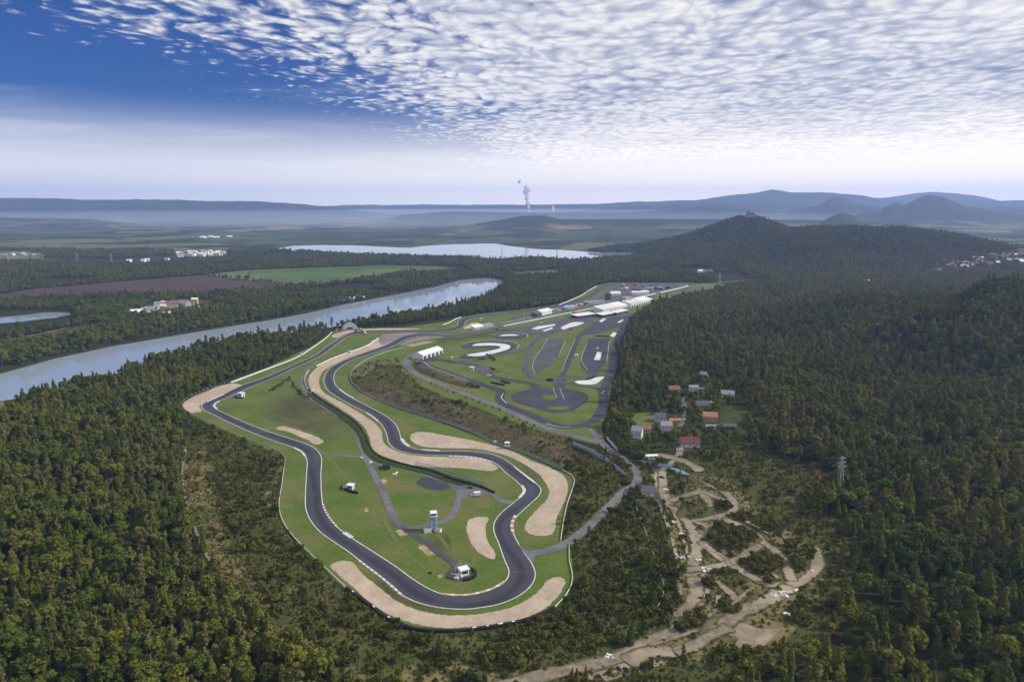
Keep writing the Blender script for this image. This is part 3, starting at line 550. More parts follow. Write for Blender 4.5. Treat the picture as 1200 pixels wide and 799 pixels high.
sheet('worn_ground', [(427, 593), (430, 595), (432, 600), (429, 601), (427, 597)], 0.084, M['worn_earth'])
sheet('worn_ground', [(514, 672), (519, 673.5), (518, 677), (513, 677.5)], 0.085, M['worn_earth'])
road('access_road', [(616, 649), (630, 647.3), (648.8, 643.4), (666, 635.3), (680, 624.8), (698.8, 608.5), (716, 592), (730, 577), (741, 568.8), (748, 561), (747, 554.5), (740, 547.5), (728.8, 536.5), (712, 525), (702, 514), (693, 502)], 6.4, M['asphalt_pale'])
sheet('access_road', [(607, 637), (614, 643), (622, 646.3), (626, 651), (624.5, 658.6), (617, 651)], nz(), M['asphalt_pale'])
# kart and driving-school area
PERIM = [(484, 415.5), (477, 421), (477.5, 430), (491, 440.5), (510, 448), (530, 456), (555, 465.5), (580, 475), (605, 486), (630, 497.5), (660, 507.8), (680, 512.4), (701, 517.5)]
road('perimeter_road', PERIM, 8.0, M['asphalt_pale'])
road('kart_road', [(512, 418.8), (498, 421.8), (495, 425), (506, 430), (525, 436.5), (550, 446), (575, 453.8), (587, 458.6), (585.5, 466), (592, 474), (617.5, 484), (642.5, 495), (660, 499.8), (678, 499), (692.5, 494.5), (703, 485), (707.5, 470), (706.5, 456)], 9.5, M['asphalt'])
road('kart_road', [(706.5, 458), (712, 447), (716.5, 435), (718.8, 418.8), (722, 400), (728, 388), (740, 374)], 10, M['asphalt'])
road('kart_road', [(502, 422.8), (515, 421.8), (531, 424), (556, 427.8), (571, 431), (572, 437), (582, 442.4), (602, 446), (621, 449), (629, 455)], 9, M['asphalt'])
sheet('kart_pad', [(556, 428), (566, 428), (574, 431), (575.5, 436), (568, 440), (560, 436), (555, 432)], nz(), M['asphalt_worn'])
pad = sheet('skid_circle', [(598.8, 465), (607.5, 459.2), (630, 455.6), (655, 455), (677.5, 458), (689, 463), (688.8, 468.8), (679, 477), (668, 482.5), (655, 483.6), (640, 481.6), (621, 476.5), (605, 471)], nz(), M['asphalt'])
sheet('grass_island', [(635, 465.3), (644, 463), (654, 465.5), (647, 468.3), (638, 468)], nz() + 0.02, M['lawn'])
sheet('grass_island', [(641, 477), (655, 476.4), (667, 476.2), (662, 480.5), (652, 480.6)], nz() + 0.02, M['lawn'])
sheet('driving_pad', [(642.5, 396), (663.8, 396), (660, 402), (653.8, 418.8), (650, 426), (637, 433), (631, 438.8), (625, 438.8), (622.5, 428), (630, 414), (638, 402)], nz(), M['asphalt_worn'], smooth=False)
sheet('driving_lane', [(676, 393), (684, 392.5), (678.8, 400), (670, 422.5), (663.8, 437.5), (662, 450), (660, 466), (653.8, 466), (649, 453.8), (656, 438.8), (663.8, 422.5), (672.5, 402.5)], nz(), M['asphalt'], smooth=False)
sheet('driving_pad', [(690, 396.5), (715, 396.5), (713.8, 407.5), (711, 425), (702, 432.8), (699, 438.8), (687.5, 438), (680, 427), (685, 411)], nz(), M['asphalt'], smooth=False)
sheet('paddock_pad', [(676, 392.4), (698, 376.4), (717, 371.5), (736, 370), (744, 366), (752, 362), (742, 372), (728, 382), (705, 390), (692.5, 392.4)], nz(), M['asphalt'], smooth=False)
sheet('paddock_pad', [(590, 391), (605, 385), (642.5, 377.3), (667.5, 373.4), (700, 367), (704, 370), (690, 378.8), (668, 386), (650, 389.2), (627.5, 392), (605, 392.4)], nz(), M['asphalt_worn'], smooth=False)
road('kart_road', [(650, 390), (634, 395), (624, 403), (618, 420), (616, 434), (623, 442), (634, 445.4), (656, 444), (690, 440), (712, 440)], 7, M['asphalt_worn'])
road('kart_road', [(622, 407), (600, 413), (580, 417.5), (560, 421.5), (535, 424)], 6, M['asphalt_worn'])
road('kart_road', [(634, 445), (660, 448), (690, 452.6), (706, 456)], 6, M['asphalt_worn'])
sheet('skid_pad', [(541, 407.5), (550, 402.5), (575, 400), (596, 401.4), (606, 405), (601, 409), (585, 414.5), (556, 420), (539, 420), (541, 416.5), (566, 411), (580, 407.5), (560, 408.5)], nz(), M['asphalt'])
sheet('skid_pad', [(578, 394), (586, 391.4), (600, 390.6), (612, 391.6), (617, 394), (610, 396.6), (595, 397.4), (583, 396.6)], nz(), M['asphalt'])
for w in ([(553.8, 405.4), (560, 402.7), (585, 402.6), (596.5, 404.6), (597.5, 408), (585, 412.6), (556, 417.6), (548, 416.8), (575, 411), (586.5, 407.6), (583, 405.4), (566, 405.2)],
          [(584, 394), (590, 392.2), (600, 391.8), (609, 392.6), (604, 393.6), (594, 393.8)],
          [(622.5, 385.4), (630, 382.6), (650, 379.9), (651, 381.5), (630, 386.4)], [(634.5, 387.9), (646, 383.9), (649, 384.9), (639, 388.4)],
          [(657.5, 384.8), (664, 380.6), (673.8, 377.7), (683, 377.8), (679, 381), (667.5, 384), (660, 386.3)], [(702, 376.4), (706, 373.8), (711, 373.4), (705, 378)],
          [(723, 378), (728.8, 374.6), (731, 375), (726, 378.6)], [(714, 394), (718.8, 389.6), (723, 390.4), (720, 395.2)], [(696, 422), (700, 412.4), (705.2, 413), (703.2, 422)],
          [(673.5, 447.3), (690, 445.4), (699, 442.4), (706.5, 441.6), (704, 446), (694, 450.8), (680, 450.4)]):
    sheet('white_skid_surface', w, nz() + 0.03, M['white_surface'], smooth=len(w) > 6)
for pts in ([(496, 424), (506, 431), (525, 437.8), (548, 446.5)], [(590, 461), (587.5, 466), (594, 473)], [(640, 496.5), (655, 500.5), (668, 501)], [(708.6, 458), (705, 461)], [(541, 404), (552, 400.6), (575, 398.8), (597, 400.2), (608, 404), (606, 408)], [(577, 393), (586, 390.4), (602, 389.6), (617, 391.6), (618, 395)]):
    road('painted_kerb_line', pts, 0.7, M['white_paint'], z=nz() + 0.04)
for pts in ([(642, 397), (636, 407), (626, 422), (624, 430), (627, 438)], [(663, 398), (655, 418)], [(648, 454.5), (652, 466)], [(674, 398), (665, 418), (658, 436)], [(688, 403), (682, 424), (688, 434)], [(656, 455), (661, 468)], [(714, 400), (711, 424)]):
    road('painted_lane_line', pts, 0.4, M['white_paint'], z=nz() + 0.04)
# race paddock and outer loop by the pits
sheet('paddock_pad', [(716, 333), (740, 331.8), (790, 332.4), (800, 335), (772, 343.4), (735, 350.4), (706, 356), (640, 369), (600, 376.6), (596, 374), (640, 362), (672, 355), (690, 352), (704, 344)], 0.12, M['asphalt_worn'], smooth=False)
sheet('grass_island', [(700, 338), (714, 335.5), (712, 341), (704, 347), (692, 351), (697, 344)], 0.135, M['lawn'])
road('race_track_loop', [(580, 368.4), (610, 364.6), (640, 361), (660, 357), (676, 352.4), (690, 347.4), (699, 341.5), (706, 336.5), (716, 333.4), (740, 331.6), (780, 331.4), (806, 332.6), (814, 335), (808, 338.6), (795, 341.6)], 12, M['asphalt'], z=0.145)
road('pit_lane', [(585, 379.4), (620, 372), (660, 363.4), (700, 355.6), (735, 349), (775, 341.5), (800, 336)], 11, M['asphalt_pale'], z=0.148)
road('country_road', [(798, 337.5), (830, 333), (870, 328.6), (905, 326.4)], 9, M['asphalt_pale'], z=0.149)
# dirt tracks
DT = [([(776, 551), (777, 568), (784.4, 590.7), (801, 605.7), (809.7, 618.8), (816, 633.9), (815, 652.6), (812, 664)], 4.5),
      ([(820, 634), (840.7, 650.8), (853.9, 660), (876, 673), (899, 684.5), (925, 685.5), (944, 679), (955, 667.6), (959, 654.5), (954, 641)], 4.2),
      ([(810.7, 560.6), (820, 575.7), (831, 588.8), (838.8, 605.7), (857.6, 612), (880, 623.5), (895, 635.7), (910, 647), (921.4, 663.9), (929, 682)], 4.2),
      ([(800, 668), (826, 666), (853.9, 660), (870.8, 652.6), (891.4, 637.6)], 4.0), ([(784, 588), (808.8, 579.4), (822, 576.5), (840, 583), (861, 594)], 3.6),
      ([(816, 564), (840.7, 572), (857.6, 585), (861, 594), (850, 604), (838, 606)], 3.8), ([(809.7, 611), (831, 607.6), (840, 606)], 3.4), ([(818, 630), (830, 624.5), (827, 616), (815, 612)], 3.0),
      ([(813, 676), (816, 697), (800, 718.7), (792, 737), (760, 753), (720, 772), (666.7, 785), (620, 795), (560, 812)], 5.0),
      ([(928, 686.7), (896, 705), (866.7, 718.7), (845, 735)], 5.5), ([(790, 764), (810, 758), (837, 742.7), (856, 735)], 4.5), ([(735, 778), (760, 765), (790, 764)], 6.5), ([(820, 672), (850, 690), (866, 706)], 3.0),
      ([(800, 522), (792, 538), (776, 551)], 3.5), ([(770, 533), (790, 537), (812, 546), (822, 553)], 6.0)]
for pts, w in DT: soft_strip('dirt_track', pts, w * 1.6, nz() - 0.10, M['dirt_edge'])
for pts in ([(789, 598), (799, 625), (806, 650)], [(772, 590), (786, 625), (794, 660), (798, 700)], [(842, 698), (838, 715), (828, 724)], [(884, 688), (868, 700), (852, 716)], [(826, 642), (846, 651), (856, 664)], [(898, 616), (926, 634), (948, 648)], [(868, 642), (896, 664), (914, 680)], [(858, 600), (876, 612), (905, 628)], [(780, 700), (790, 716), (796, 735)], [(830, 690), (824, 706), (816, 716)], [(760, 757), (790, 748), (820, 738)]):
    soft_strip('footpath', pts, 2.6, nz() - 0.10, M['dirt_edge'])
for pts in ([(419, 569), (428, 567), (440, 563)], [(541, 654), (537, 668), (533, 690)], [(512, 624), (518, 632), (525, 642)], [(470, 690), (500, 672), (525, 672)], [(445, 600), (470, 640), (505, 672)], [(300, 490), (340, 505), (400, 552), (412, 566)], [(560, 600), (548, 625), (556, 660), (550, 672)]):
    soft_strip('grass_trail', pts, 2.4, 0.088, M['lawn_trail'])
sheet('sand_pit', [(821, 721), (853, 724), (866, 728), (893, 737), (920, 730.7), (912, 740), (896, 756), (880, 764), (861, 758.7), (864, 748), (845, 742), (826, 748), (814, 738)], 0.13, M['sand_soft'])
sheet('sand_pit', [(797, 664), (818, 664), (836, 668), (826, 680), (822, 696), (812, 690), (800, 680)], 0.132, M['sand_soft'])
sheet('sand_pit', [(650, 788), (700, 778), (735, 771), (760, 770), (800, 768), (808, 774), (770, 780), (740, 790), (700, 800), (650, 806)], 0.134, M['sand_soft'])
sheet('gravel_yard', [(768, 552), (778, 550), (780, 566), (784, 582), (774, 586), (768, 572)], 0.136, M['sand_soft'])
road('village_lane', [(797, 500), (801, 488), (802, 470), (803, 456), (808, 447), (820, 441)], 4.5, M['asphalt_pale'], z=0.14, jit=0.12)
soft_strip('footpath', [(218, 522), (214, 560), (222, 600), (240, 645), (262, 682)], 2.2, 0.14, M['dirt_edge'])
road('country_road', ROAD_L[:3] + [(126, 382.6)], 7, M['dirt'], z=0.5, jit=0.2)
sheet('beach', SANDBANK, 0.30, M['dirt'])
sheet('lawn', [(737, 488), (760, 483), (766, 496), (748, 502)], 0.12, M['lawn'])
sheet('lawn', [(850, 480), (870, 478), (882, 492), (880, 503), (858, 499), (845, 490)], 0.122, M['lawn'])

# ------------------------------------------------------------------ barriers and kerbs
def wall_path(pts, h, w, z0=0.0):
    mb = MB(); n = len(pts)
    for i, p in enumerate(pts):
        a = pts[max(i - 1, 0)]; b = pts[min(i + 1, n - 1)]; t = Vector((b[0] - a[0], b[1] - a[1])).normalized(); nn = Vector((-t.y, t.x)) * w / 2
        mb.v += [(p[0] + nn.x, p[1] + nn.y, z0), (p[0] - nn.x, p[1] - nn.y, z0), (p[0] - nn.x, p[1] - nn.y, z0 + h), (p[0] + nn.x, p[1] + nn.y, z0 + h)]
    for i in range(n - 1):
        o = 4 * i
        for k in range(4): mb.f.append((o + k, o + (k + 1) % 4, o + 4 + (k + 1) % 4, o + 4 + k))
    mb.f += [(3, 2, 1, 0), tuple(4 * (n - 1) + k for k in range(4))]
    return mb
def along(pts, step):
    out = []; acc = 0.0; nxt = 0.0
    for a, b in zip(pts, pts[1:]):
        a, b = Vector(a[:2]), Vector(b[:2]); L = (b - a).length
        if L < 1e-6: continue
        while nxt <= acc + L:
            p = a + (b - a) * ((nxt - acc) / L); out.append((p.x, p.y, math.atan2(b.y - a.y, b.x - a.x))); nxt += step
        acc += L
    return out
def guard_rail(pix, label, h=0.95, col='steel', posts=4.0):
    pts = catmull(PL(pix), False, 6); e = empty('guard_rail', (pts[0].x, pts[0].y, 0), 0, label, 'guard rail', 'barriers round the circuit')
    off = Vector((-pts[0].x, -pts[0].y, 0)); pts = [p + off for p in pts]
    wall_path(pts, 0.55, 0.18, h - 0.55).build('rail', M[col], e)
    mb = MB()
    for x, y, a in along(pts, posts): mb.box((x - 0.2 * math.sin(a), y + 0.2 * math.cos(a), h / 2), (0.14, 0.14, h))
    tag(mb.build('post_row', M['steel'], e), kind='stuff'); return e
def low_wall(pix, label, h=1.3, col='white_panel', w=0.5):
    pts = catmull(PL(pix), False, 6); e = empty('barrier_wall', (pts[0].x, pts[0].y, 0), 0, label, 'barrier wall', 'barriers round the circuit')
    off = Vector((-pts[0].x, -pts[0].y, 0)); pts = [p + off for p in pts]
    wall_path(pts, h, w).build('wall', M[col], e); wall_path(pts, 0.12, w + 0.12, h - 0.02).build('coping', M['concrete'], e); return e
def catch_fence(pix, label, h=2.6, col='fence_mesh'):
    pts = catmull(PL(pix), False, 6); e = empty('catch_fence', (pts[0].x, pts[0].y, 0), 0, label, 'fence', 'fences round the circuit')
    off = Vector((-pts[0].x, -pts[0].y, 0)); pts = [p + off for p in pts]
    wall_path(pts, 0.7, 0.2, 0.25).build('rail', M['steel'], e)
    wall_path(pts, 0.08, 0.1, h - 0.1).build('top_wire', M['steel'], e)
    mb = MB()
    for k in range(5):
        z = 1.1 + k * (h - 1.2) / 5; q = wall_path(pts, 0.09, 0.05, z); mb.add(q.v, q.f)
    for x, y, a in along(pts, 1.2): mb.box((x, y, (h + 0.9) / 2), (0.09, 0.05, h - 0.9), a)
    tag(mb.build('wire_mesh', M[col], e), kind='stuff')
    mb = MB()
    for x, y, a in along(pts, 5.0): mb.cyl((x, y, 0), (x, y, h), 0.09, 0.09, 5)
    tag(mb.build('post_row', M['steel'], e), kind='stuff'); return e
def tyre_wall(pix, label, rows=2, h=1.4, cap=True):
    pts = catmull(PL(pix), False, 6); e = empty('tyre_wall', (pts[0].x, pts[0].y, 0), 0, label, 'tyre wall', 'tyre walls round the circuit')
    off = Vector((-pts[0].x, -pts[0].y, 0)); pts = [p + off for p in pts]
    mb = MB()
    for x, y, a in along(pts, 0.9):
        for r in range(rows):
            d = (r - (rows - 1) / 2) * 0.85; cx, cyy = x - d * math.sin(a), y + d * math.cos(a); hh = h * random.uniform(0.9, 1.05)
            mb.cyl((cx, cyy, 0), (cx, cyy, hh), 0.45, 0.43, 6)
    tag(mb.build('tyre_stack', M['tyre'], e), kind='stuff')
    if cap:
        mb = MB()
        for i, (x, y, a) in enumerate(along(pts, 6.0)):
            if random.random() < 0.6: mb.box((x, y, h + 0.06), (random.uniform(0.8, 2.2), 0.6, 0.10), a)
        tag(mb.build('white_tyre_cover', M['white_panel'], e), kind='stuff')
    return e
low_wall([(388.8, 389.6), (382.5, 396), (365, 408.6), (349, 418.6), (312.5, 433), (271, 448.6)], 'long low white wall between the lakeside wood and the outer straight')
low_wall([(443.8, 396.4), (427.5, 406.6), (410, 413), (390, 420.3), (371, 429.4)], 'low white wall above the gravel strip below the red and white arch')
low_wall([(362, 434), (358, 440), (357, 448), (360, 456)], 'short white wall round the bend of the infield service road', 1.0)
tyre_wall([(268, 448.6), (250, 454.3), (222, 465.6), (212.2, 474), (214, 479), (222, 485)], 'brownish tyre wall behind the gravel of the leftmost hairpin', 2, 1.2)
guard_rail([(222, 485), (247.5, 496), (287.5, 514), (312.5, 523), (328, 530), (333.8, 537), (333, 549)], 'dark guard rail below the left straight beside the scrub')
guard_rail([(333, 549), (330.6, 567.5), (327.5, 597.5), (331, 610), (343.8, 629.4), (360, 646), (382.5, 667.5), (406, 690)], 'pale guard rail along the left side of the circuit above the dry scrub', 1.1, 'white_panel')
tyre_wall([(406, 690), (433.8, 710), (458.8, 727.5), (481, 736.5), (508.8, 740), (546, 739), (587.5, 733.5), (612.5, 728.5), (635, 720.5), (650, 712.5)], 'long black tyre wall round the gravel at the bottom of the circuit', 2, 1.4)
guard_rail([(650, 712.5), (662.5, 698.8), (670, 683.8), (670.6, 675), (667.5, 658.8), (666.9, 638)], 'pale guard rail right of the bottom gravel trap beside the bushes', 1.0, 'white_panel')
guard_rail([(657, 634.4), (660, 613.8), (665, 590), (671, 572.5), (673, 562.5), (671, 558.8), (660, 551.9)], 'white guard rail curving round the right end of the large gravel trap', 1.1, 'white_panel')
catch_fence([(660, 551.9), (641, 543), (622.5, 535), (606, 528), (593, 524), (576, 517.5), (560, 510.3), (535, 500), (510, 491.9), (485, 484), (465, 477.5), (442.5, 468.8)], 'long green wire fence at the foot of the brown embankment')
catch_fence([(442.5, 468.8), (425, 459.5), (413.8, 450), (410, 442.5), (412.5, 435), (421, 427.5), (433.8, 420), (452.5, 413), (475, 407.5)], 'wire fence curving round the dry knoll above the middle bend', 1.8)
tyre_wall([(362, 457), (372, 465.5), (386, 474.5), (404, 486), (420, 498.5), (428, 510), (432.5, 523), (439, 531.5), (452, 538.5), (470, 543.5), (490, 548.6), (508, 553)], 'dark tyre wall between the infield service road and the long gravel strip', 1, 1.3, cap=False)
tyre_wall([(508, 553), (530, 561.5), (552, 567.5), (568, 572.5), (580, 578)], 'dark tyre wall beside the yard with the white van', 1, 1.4, cap=False)
catch_fence([(486, 546), (505, 549.5), (527, 556.5), (548, 563), (568, 569.5)], 'pale wire fence standing above the tyre wall near the white van', 3.6)
low_wall([(655, 357.6), (668, 352.5), (682, 346), (690, 340.5), (699, 335.6)], 'pale wall along the far outer loop beside the wood', 1.4)
low_wall([(519, 381), (528, 377.5), (534, 374), (541, 371.8)], 'short pale wall at the far chicane below the lakeside wood', 1.2)
low_wall([(590, 382.4), (630, 374.6), (665, 367.4), (703, 360)], 'long white pit straight wall in front of the grandstands', 1.6)
low_wall([(745, 349.4), (775, 343), (800, 337), (806, 335.2)], 'white wall curling round the far right end of the straight', 1.8, w=1.2)
MB()
KB = MB().box((0, 0, 0.05), (2.0, 1.3, 0.12)).mesh('kerb_block')
kb_cache = {}
def kerb(pix, label, cols, w=1.0):
    pts = catmull(PL(pix), False, 8); e = empty('kerb', (pts[0].x, pts[0].y, 0.18), 0, label, 'kerb', 'kerbs of the race track')
    for i, (x, y, a) in enumerate(along(pts, 2.02)):
        c = cols[i % len(cols)]; k = (c, w)
        if k not in kb_cache: kb_cache[k] = MB().box((0, 0, 0.05), (1.98, 1.3 * w, 0.12)).mesh('kerb_block'); kb_cache[k].materials.append(M[c])
        o = link('kerb_block', kb_cache[k], None, e); o.location = (x - e.location.x, y - e.location.y, 0); o.rotation_euler.z = a
WH, RD, OR = 'white_paint', 'red_paint', 'orange_paint'
kerb([(378.6, 591.5), (382, 600), (387, 608), (394, 616.5)], 'red and white kerb on the inside of the left bend', [WH, RD])
kerb([(422, 657.6), (435, 667.5), (447.5, 677), (460, 687.5), (472, 698.3)], 'white sawtooth kerb beside the bottom gravel trap', [WH, 'concrete'], 1.0)
kerb([(521, 696), (533, 697), (546, 697), (566, 693.3), (580, 688.2), (590, 682)], 'orange and white kerb inside the bottom bend', [OR, OR, WH], 1.1)
kerb([(603.5, 605), (600.8, 611), (600, 618.5), (601.5, 624)], 'red and white kerb on the right before the access road', [WH, OR, RD], 1.5)
kerb([(604, 547.8), (613, 555.2), (622, 562.3), (628, 566.5)], 'white kerb on the outside of the right bend', [WH], 1.0)
kerb([(612, 569.5), (614.4, 574.5), (611.5, 580), (608, 583.5)], 'white kerb at the apex of the right bend', [WH], 1.6)
kerb([(528, 534.4), (547.5, 535.3), (562, 537.4), (577, 541)], 'long white kerb above the lower gravel strip', [WH, 'concrete'], 1.3)
kerb([(496, 527), (505, 527.5), (515, 528)], 'short white kerb below the large gravel trap', [WH], 1.3)
kerb([(471, 514.5), (474, 519), (480, 523.3)], 'white kerb at the bend left of the large gravel trap', [WH], 2.0)
kerb([(262, 462.3), (250, 467.6), (243, 470.8)], 'white kerb on the outside of the leftmost hairpin', [WH], 1.2)
kerb([(256.5, 470.4), (251.6, 473.6), (251.6, 477), (254, 479)], 'pale kerb at the apex of the leftmost hairpin', [WH, WH, 'concrete'], 1.8)
kerb([(345, 524.8), (353, 529), (358, 535)], 'pale kerb where the left straight bends down', [WH], 1.2)
kerb([(404.5, 625), (408, 627), (413, 630.4)], 'small white kerb on the left bend exit', [WH], 2.0)
kerb([(398, 456.2), (406, 462), (415, 467)], 'white kerb on the right side of the middle bend', [WH], 1.2)
kerb([(430, 484), (437, 488.6), (443.5, 493.8)], 'white kerb on the left side before the esses', [WH], 1.2)

# earth banks and mounds
BANKS = []
def BH(x, y):
    r = np.zeros(len(x))
    for c, w, h in BANKS:
        k = (x > c[:, 0].min() - w) & (x < c[:, 0].max() + w) & (y > c[:, 1].min() - w) & (y < c[:, 1].max() + w)
        if not k.any(): continue
        d = np.hypot(x[k][:, None] - c[:, 0], y[k][:, None] - c[:, 1]); i = d.argmin(1); dd = d.min(1); e = np.sin(math.pi * np.clip(i / (len(c) - 1), 0, 1)) ** 0.4
        r[k] = np.maximum(r[k], h * e * np.clip(1 - (2 * dd / w) ** 2, 0, 1))
    return r
def bank(name, pix, width, h, m):
    pts = catmull(PL(pix), False, 6); BANKS.append((np.array([p[:2] for p in pts]), width, h)); mb = MB(); n = len(pts); K = 7
    for i, p in enumerate(pts):
        a = pts[max(i - 1, 0)]; b = pts[min(i + 1, n - 1)]; t = Vector((b[0] - a[0], b[1] - a[1])).normalized(); nn = Vector((-t.y, t.x))
        e = math.sin(math.pi * min(1, max(0, i / (n - 1)))) ** 0.4
        for k in range(K):
            s = k / (K - 1) * 2 - 1
            mb.v.append((p[0] + nn.x * s * width / 2 + random.uniform(-.5, .5), p[1] + nn.y * s * width / 2 + random.uniform(-.5, .5), -0.05 + h * e * (1 - s * s) * random.uniform(0.85, 1.1)))
    for i in range(n - 1):
        for k in range(K - 1): mb.f.append((i * K + k, i * K + k + 1, (i + 1) * K + k + 1, (i + 1) * K + k))
    return tag(mb.build(name, m, smooth=True), kind='structure')
mat('bank_scrub', (0.075, 0.066, 0.040), 0.95, (0.055, 0.058, 0.026), 0.16, 6, (0.115, 0.088, 0.055), bump=0.8, bscale=0.6, spec=0.05, scale2=0.05)
mat('dry_bank', (0.15, 0.125, 0.058), 0.95, (0.085, 0.085, 0.034), 0.14, 6, (0.20, 0.16, 0.075), bump=0.6, bscale=0.6, spec=0.05)
mat('mound_grass', (0.070, 0.072, 0.028), 0.95, (0.046, 0.054, 0.020), 0.2, 6, (0.125, 0.105, 0.050), bump=0.6, bscale=0.6, spec=0.05, scale2=0.06, fine=0.4)
bank('embankment', [(428, 448), (450, 459), (480, 470), (520, 482), (560, 496), (600, 511), (640, 526), (668, 540)], 34, 3.2, M['bank_scrub'])
bank('embankment', [(417, 441), (424, 433), (440, 427), (456, 424)], 22, 1.6, M['dry_bank'])
mat('dark_green_bank', (0.030, 0.050, 0.016), 0.95, (0.044, 0.066, 0.020), 0.4, 6, (0.024, 0.036, 0.014), bump=0.5, bscale=0.9, spec=0.05, fine=0.4)  # darker green than the lawn over the whole bank
bank('grass_bank', [(359, 459), (369, 467), (384, 476.6), (402, 488.5), (417, 500.5), (425, 511.5), (429, 524), (436, 533.5), (450, 541), (469, 546.2), (489, 551.2), (507, 556), (528, 564), (550, 569.6)], 8, 1.0, M['dark_green_bank'])
bank('embankment', [(489, 427), (497, 434), (514, 441), (535, 448.5), (556, 454)], 16, 2.5, M['bank_scrub'])
for pts, w, h in (([(786, 566), (798, 568), (808, 566), (813, 561)], 24, 3.2), ([(794, 598), (806, 600), (818, 598), (828, 593)], 22, 3.2), ([(822, 562), (840, 568), (852, 577)], 10, 2), ([(842, 588), (852, 594)], 11, 2), ([(830, 624), (850, 628), (870, 634), (884, 640)], 26, 3), ([(876, 658), (895, 662), (910, 670)], 24, 2.5), ([(848, 682), (862, 676), (878, 682)], 7, 1.4), ([(318, 458), (330, 450), (340, 444)], 9, 1.0)):
    bank('earth_mound', pts, w, h, M['mound_grass'])

# ------------------------------------------------------------------ buildings
def hall(name, B, C, depth, eave, ridge, wm, rm, label, cat, group=None, mono=False, windows=0, doors=0, over=0.5, z=0.0, chimney=False, gwin=0):
    B, C = Vector(B[:2]), Vector(C[:2]); d = C - B; L = d.length; a = math.atan2(d.y, d.x)
    e = empty(name, (B.x, B.y, z), a, label, cat, group)
    if mono: prof = [(0, 0), (depth, 0), (depth, ridge), (0, eave)]
    else: prof = [(0, 0), (depth, 0), (depth, eave), (depth / 2, ridge), (0, eave)]
    mb = MB(); n = len(prof)
    mb.v = [(0, p, q) for p, q in prof] + [(L, p, q) for p, q in prof]
    mb.f = [tuple(range(n)), tuple(reversed(range(n, 2 * n)))] + [(i, n + i, n + (i + 1) % n, (i + 1) % n) for i in range(n)]
    mb.build('wall', M[wm], e)
    mb = MB(); th = 0.18 + 0.01 * depth
    def slab(y0, z0, y1, z1): mb.prism([(0, 0)], 0, 0) if False else mb.add([(-over, y0, z0), (L + over, y0, z0), (L + over, y1, z1), (-over, y1, z1), (-over, y0, z0 + th), (L + over, y0, z0 + th), (L + over, y1, z1 + th), (-over, y1, z1 + th)], [(3, 2, 1, 0), (4, 5, 6, 7), (0, 1, 5, 4), (1, 2, 6, 5), (2, 3, 7, 6), (3, 0, 4, 7)])
    if mono: s = (ridge - eave) / depth; slab(-over, eave - s * over + 0.03, depth + over, ridge + s * over + 0.03)
    else:
        s = (ridge - eave) / (depth / 2)
        slab(-over, eave - s * over + 0.03, depth / 2, ridge + 0.03); slab(depth / 2, ridge + 0.03, depth + over, eave - s * over + 0.03)
    r = mb.build('roof', M[rm], e)
    if chimney: MB().box((L * 0.65, depth * 0.62, ridge + 0.3), (0.7, 0.7, 1.8)).build('chimney', M['terracotta'], r)
    for i in range(windows):
        x = L * (i + 0.5) / windows
        ww = min(1.3, L / windows * 0.6); w = MB().box((x, -0.03, eave * 0.55), (ww, 0.10, min(1.4, eave * 0.45))).build('window', M['white_panel'], e)
        MB().box((x, -0.09, eave * 0.55), (ww * 0.82, 0.06, min(1.4, eave * 0.45) * 0.82)).build('pane', M['glass'], w)
    for i in range(doors):
        x = L * (i + 0.5) / doors
        MB().box((x, -0.04, min(eave * 0.38, 2.0)), (L / doors * 0.62, 0.12, min(eave * 0.76, 4.0))).build('door', M['dark_panel'], e)
    for i in range(gwin):
        y = depth * (i + 0.5) / gwin
        w = MB().box((-0.03, y, eave * 0.55), (0.10, 1.2, 1.3)).build('window', M['white_panel'], e); MB().box((-0.09, y, eave * 0.55), (0.06, 1.0, 1.1)).build('pane', M['glass'], w)
    return e
def house(u, v, w, dp, rz, eave, ridge, wm, rm, label, name='house', cat='house', group=None, z=None, **k):
    g = G(u, v) if z is None else P(u, v, z)
    a = math.radians(rz); dx, dy = math.cos(a) * w / 2, math.sin(a) * w / 2
    return hall(name, (g[0] - dx, g[1] - dy), (g[0] + dx, g[1] + dy), dp, eave, ridge, wm, rm, label, cat, group, z=(g[2] if z is None else z) - 0.05, **k)
# marquee by the kart road
hall('marquee', P(495.6, 421.6), P(519.2, 413.9), 17, 5.5, 8.5, 'white_fabric', 'white_fabric', 'large white gabled marquee at the bend of the perimeter road', 'marquee', over=0.1, doors=5, gwin=0)
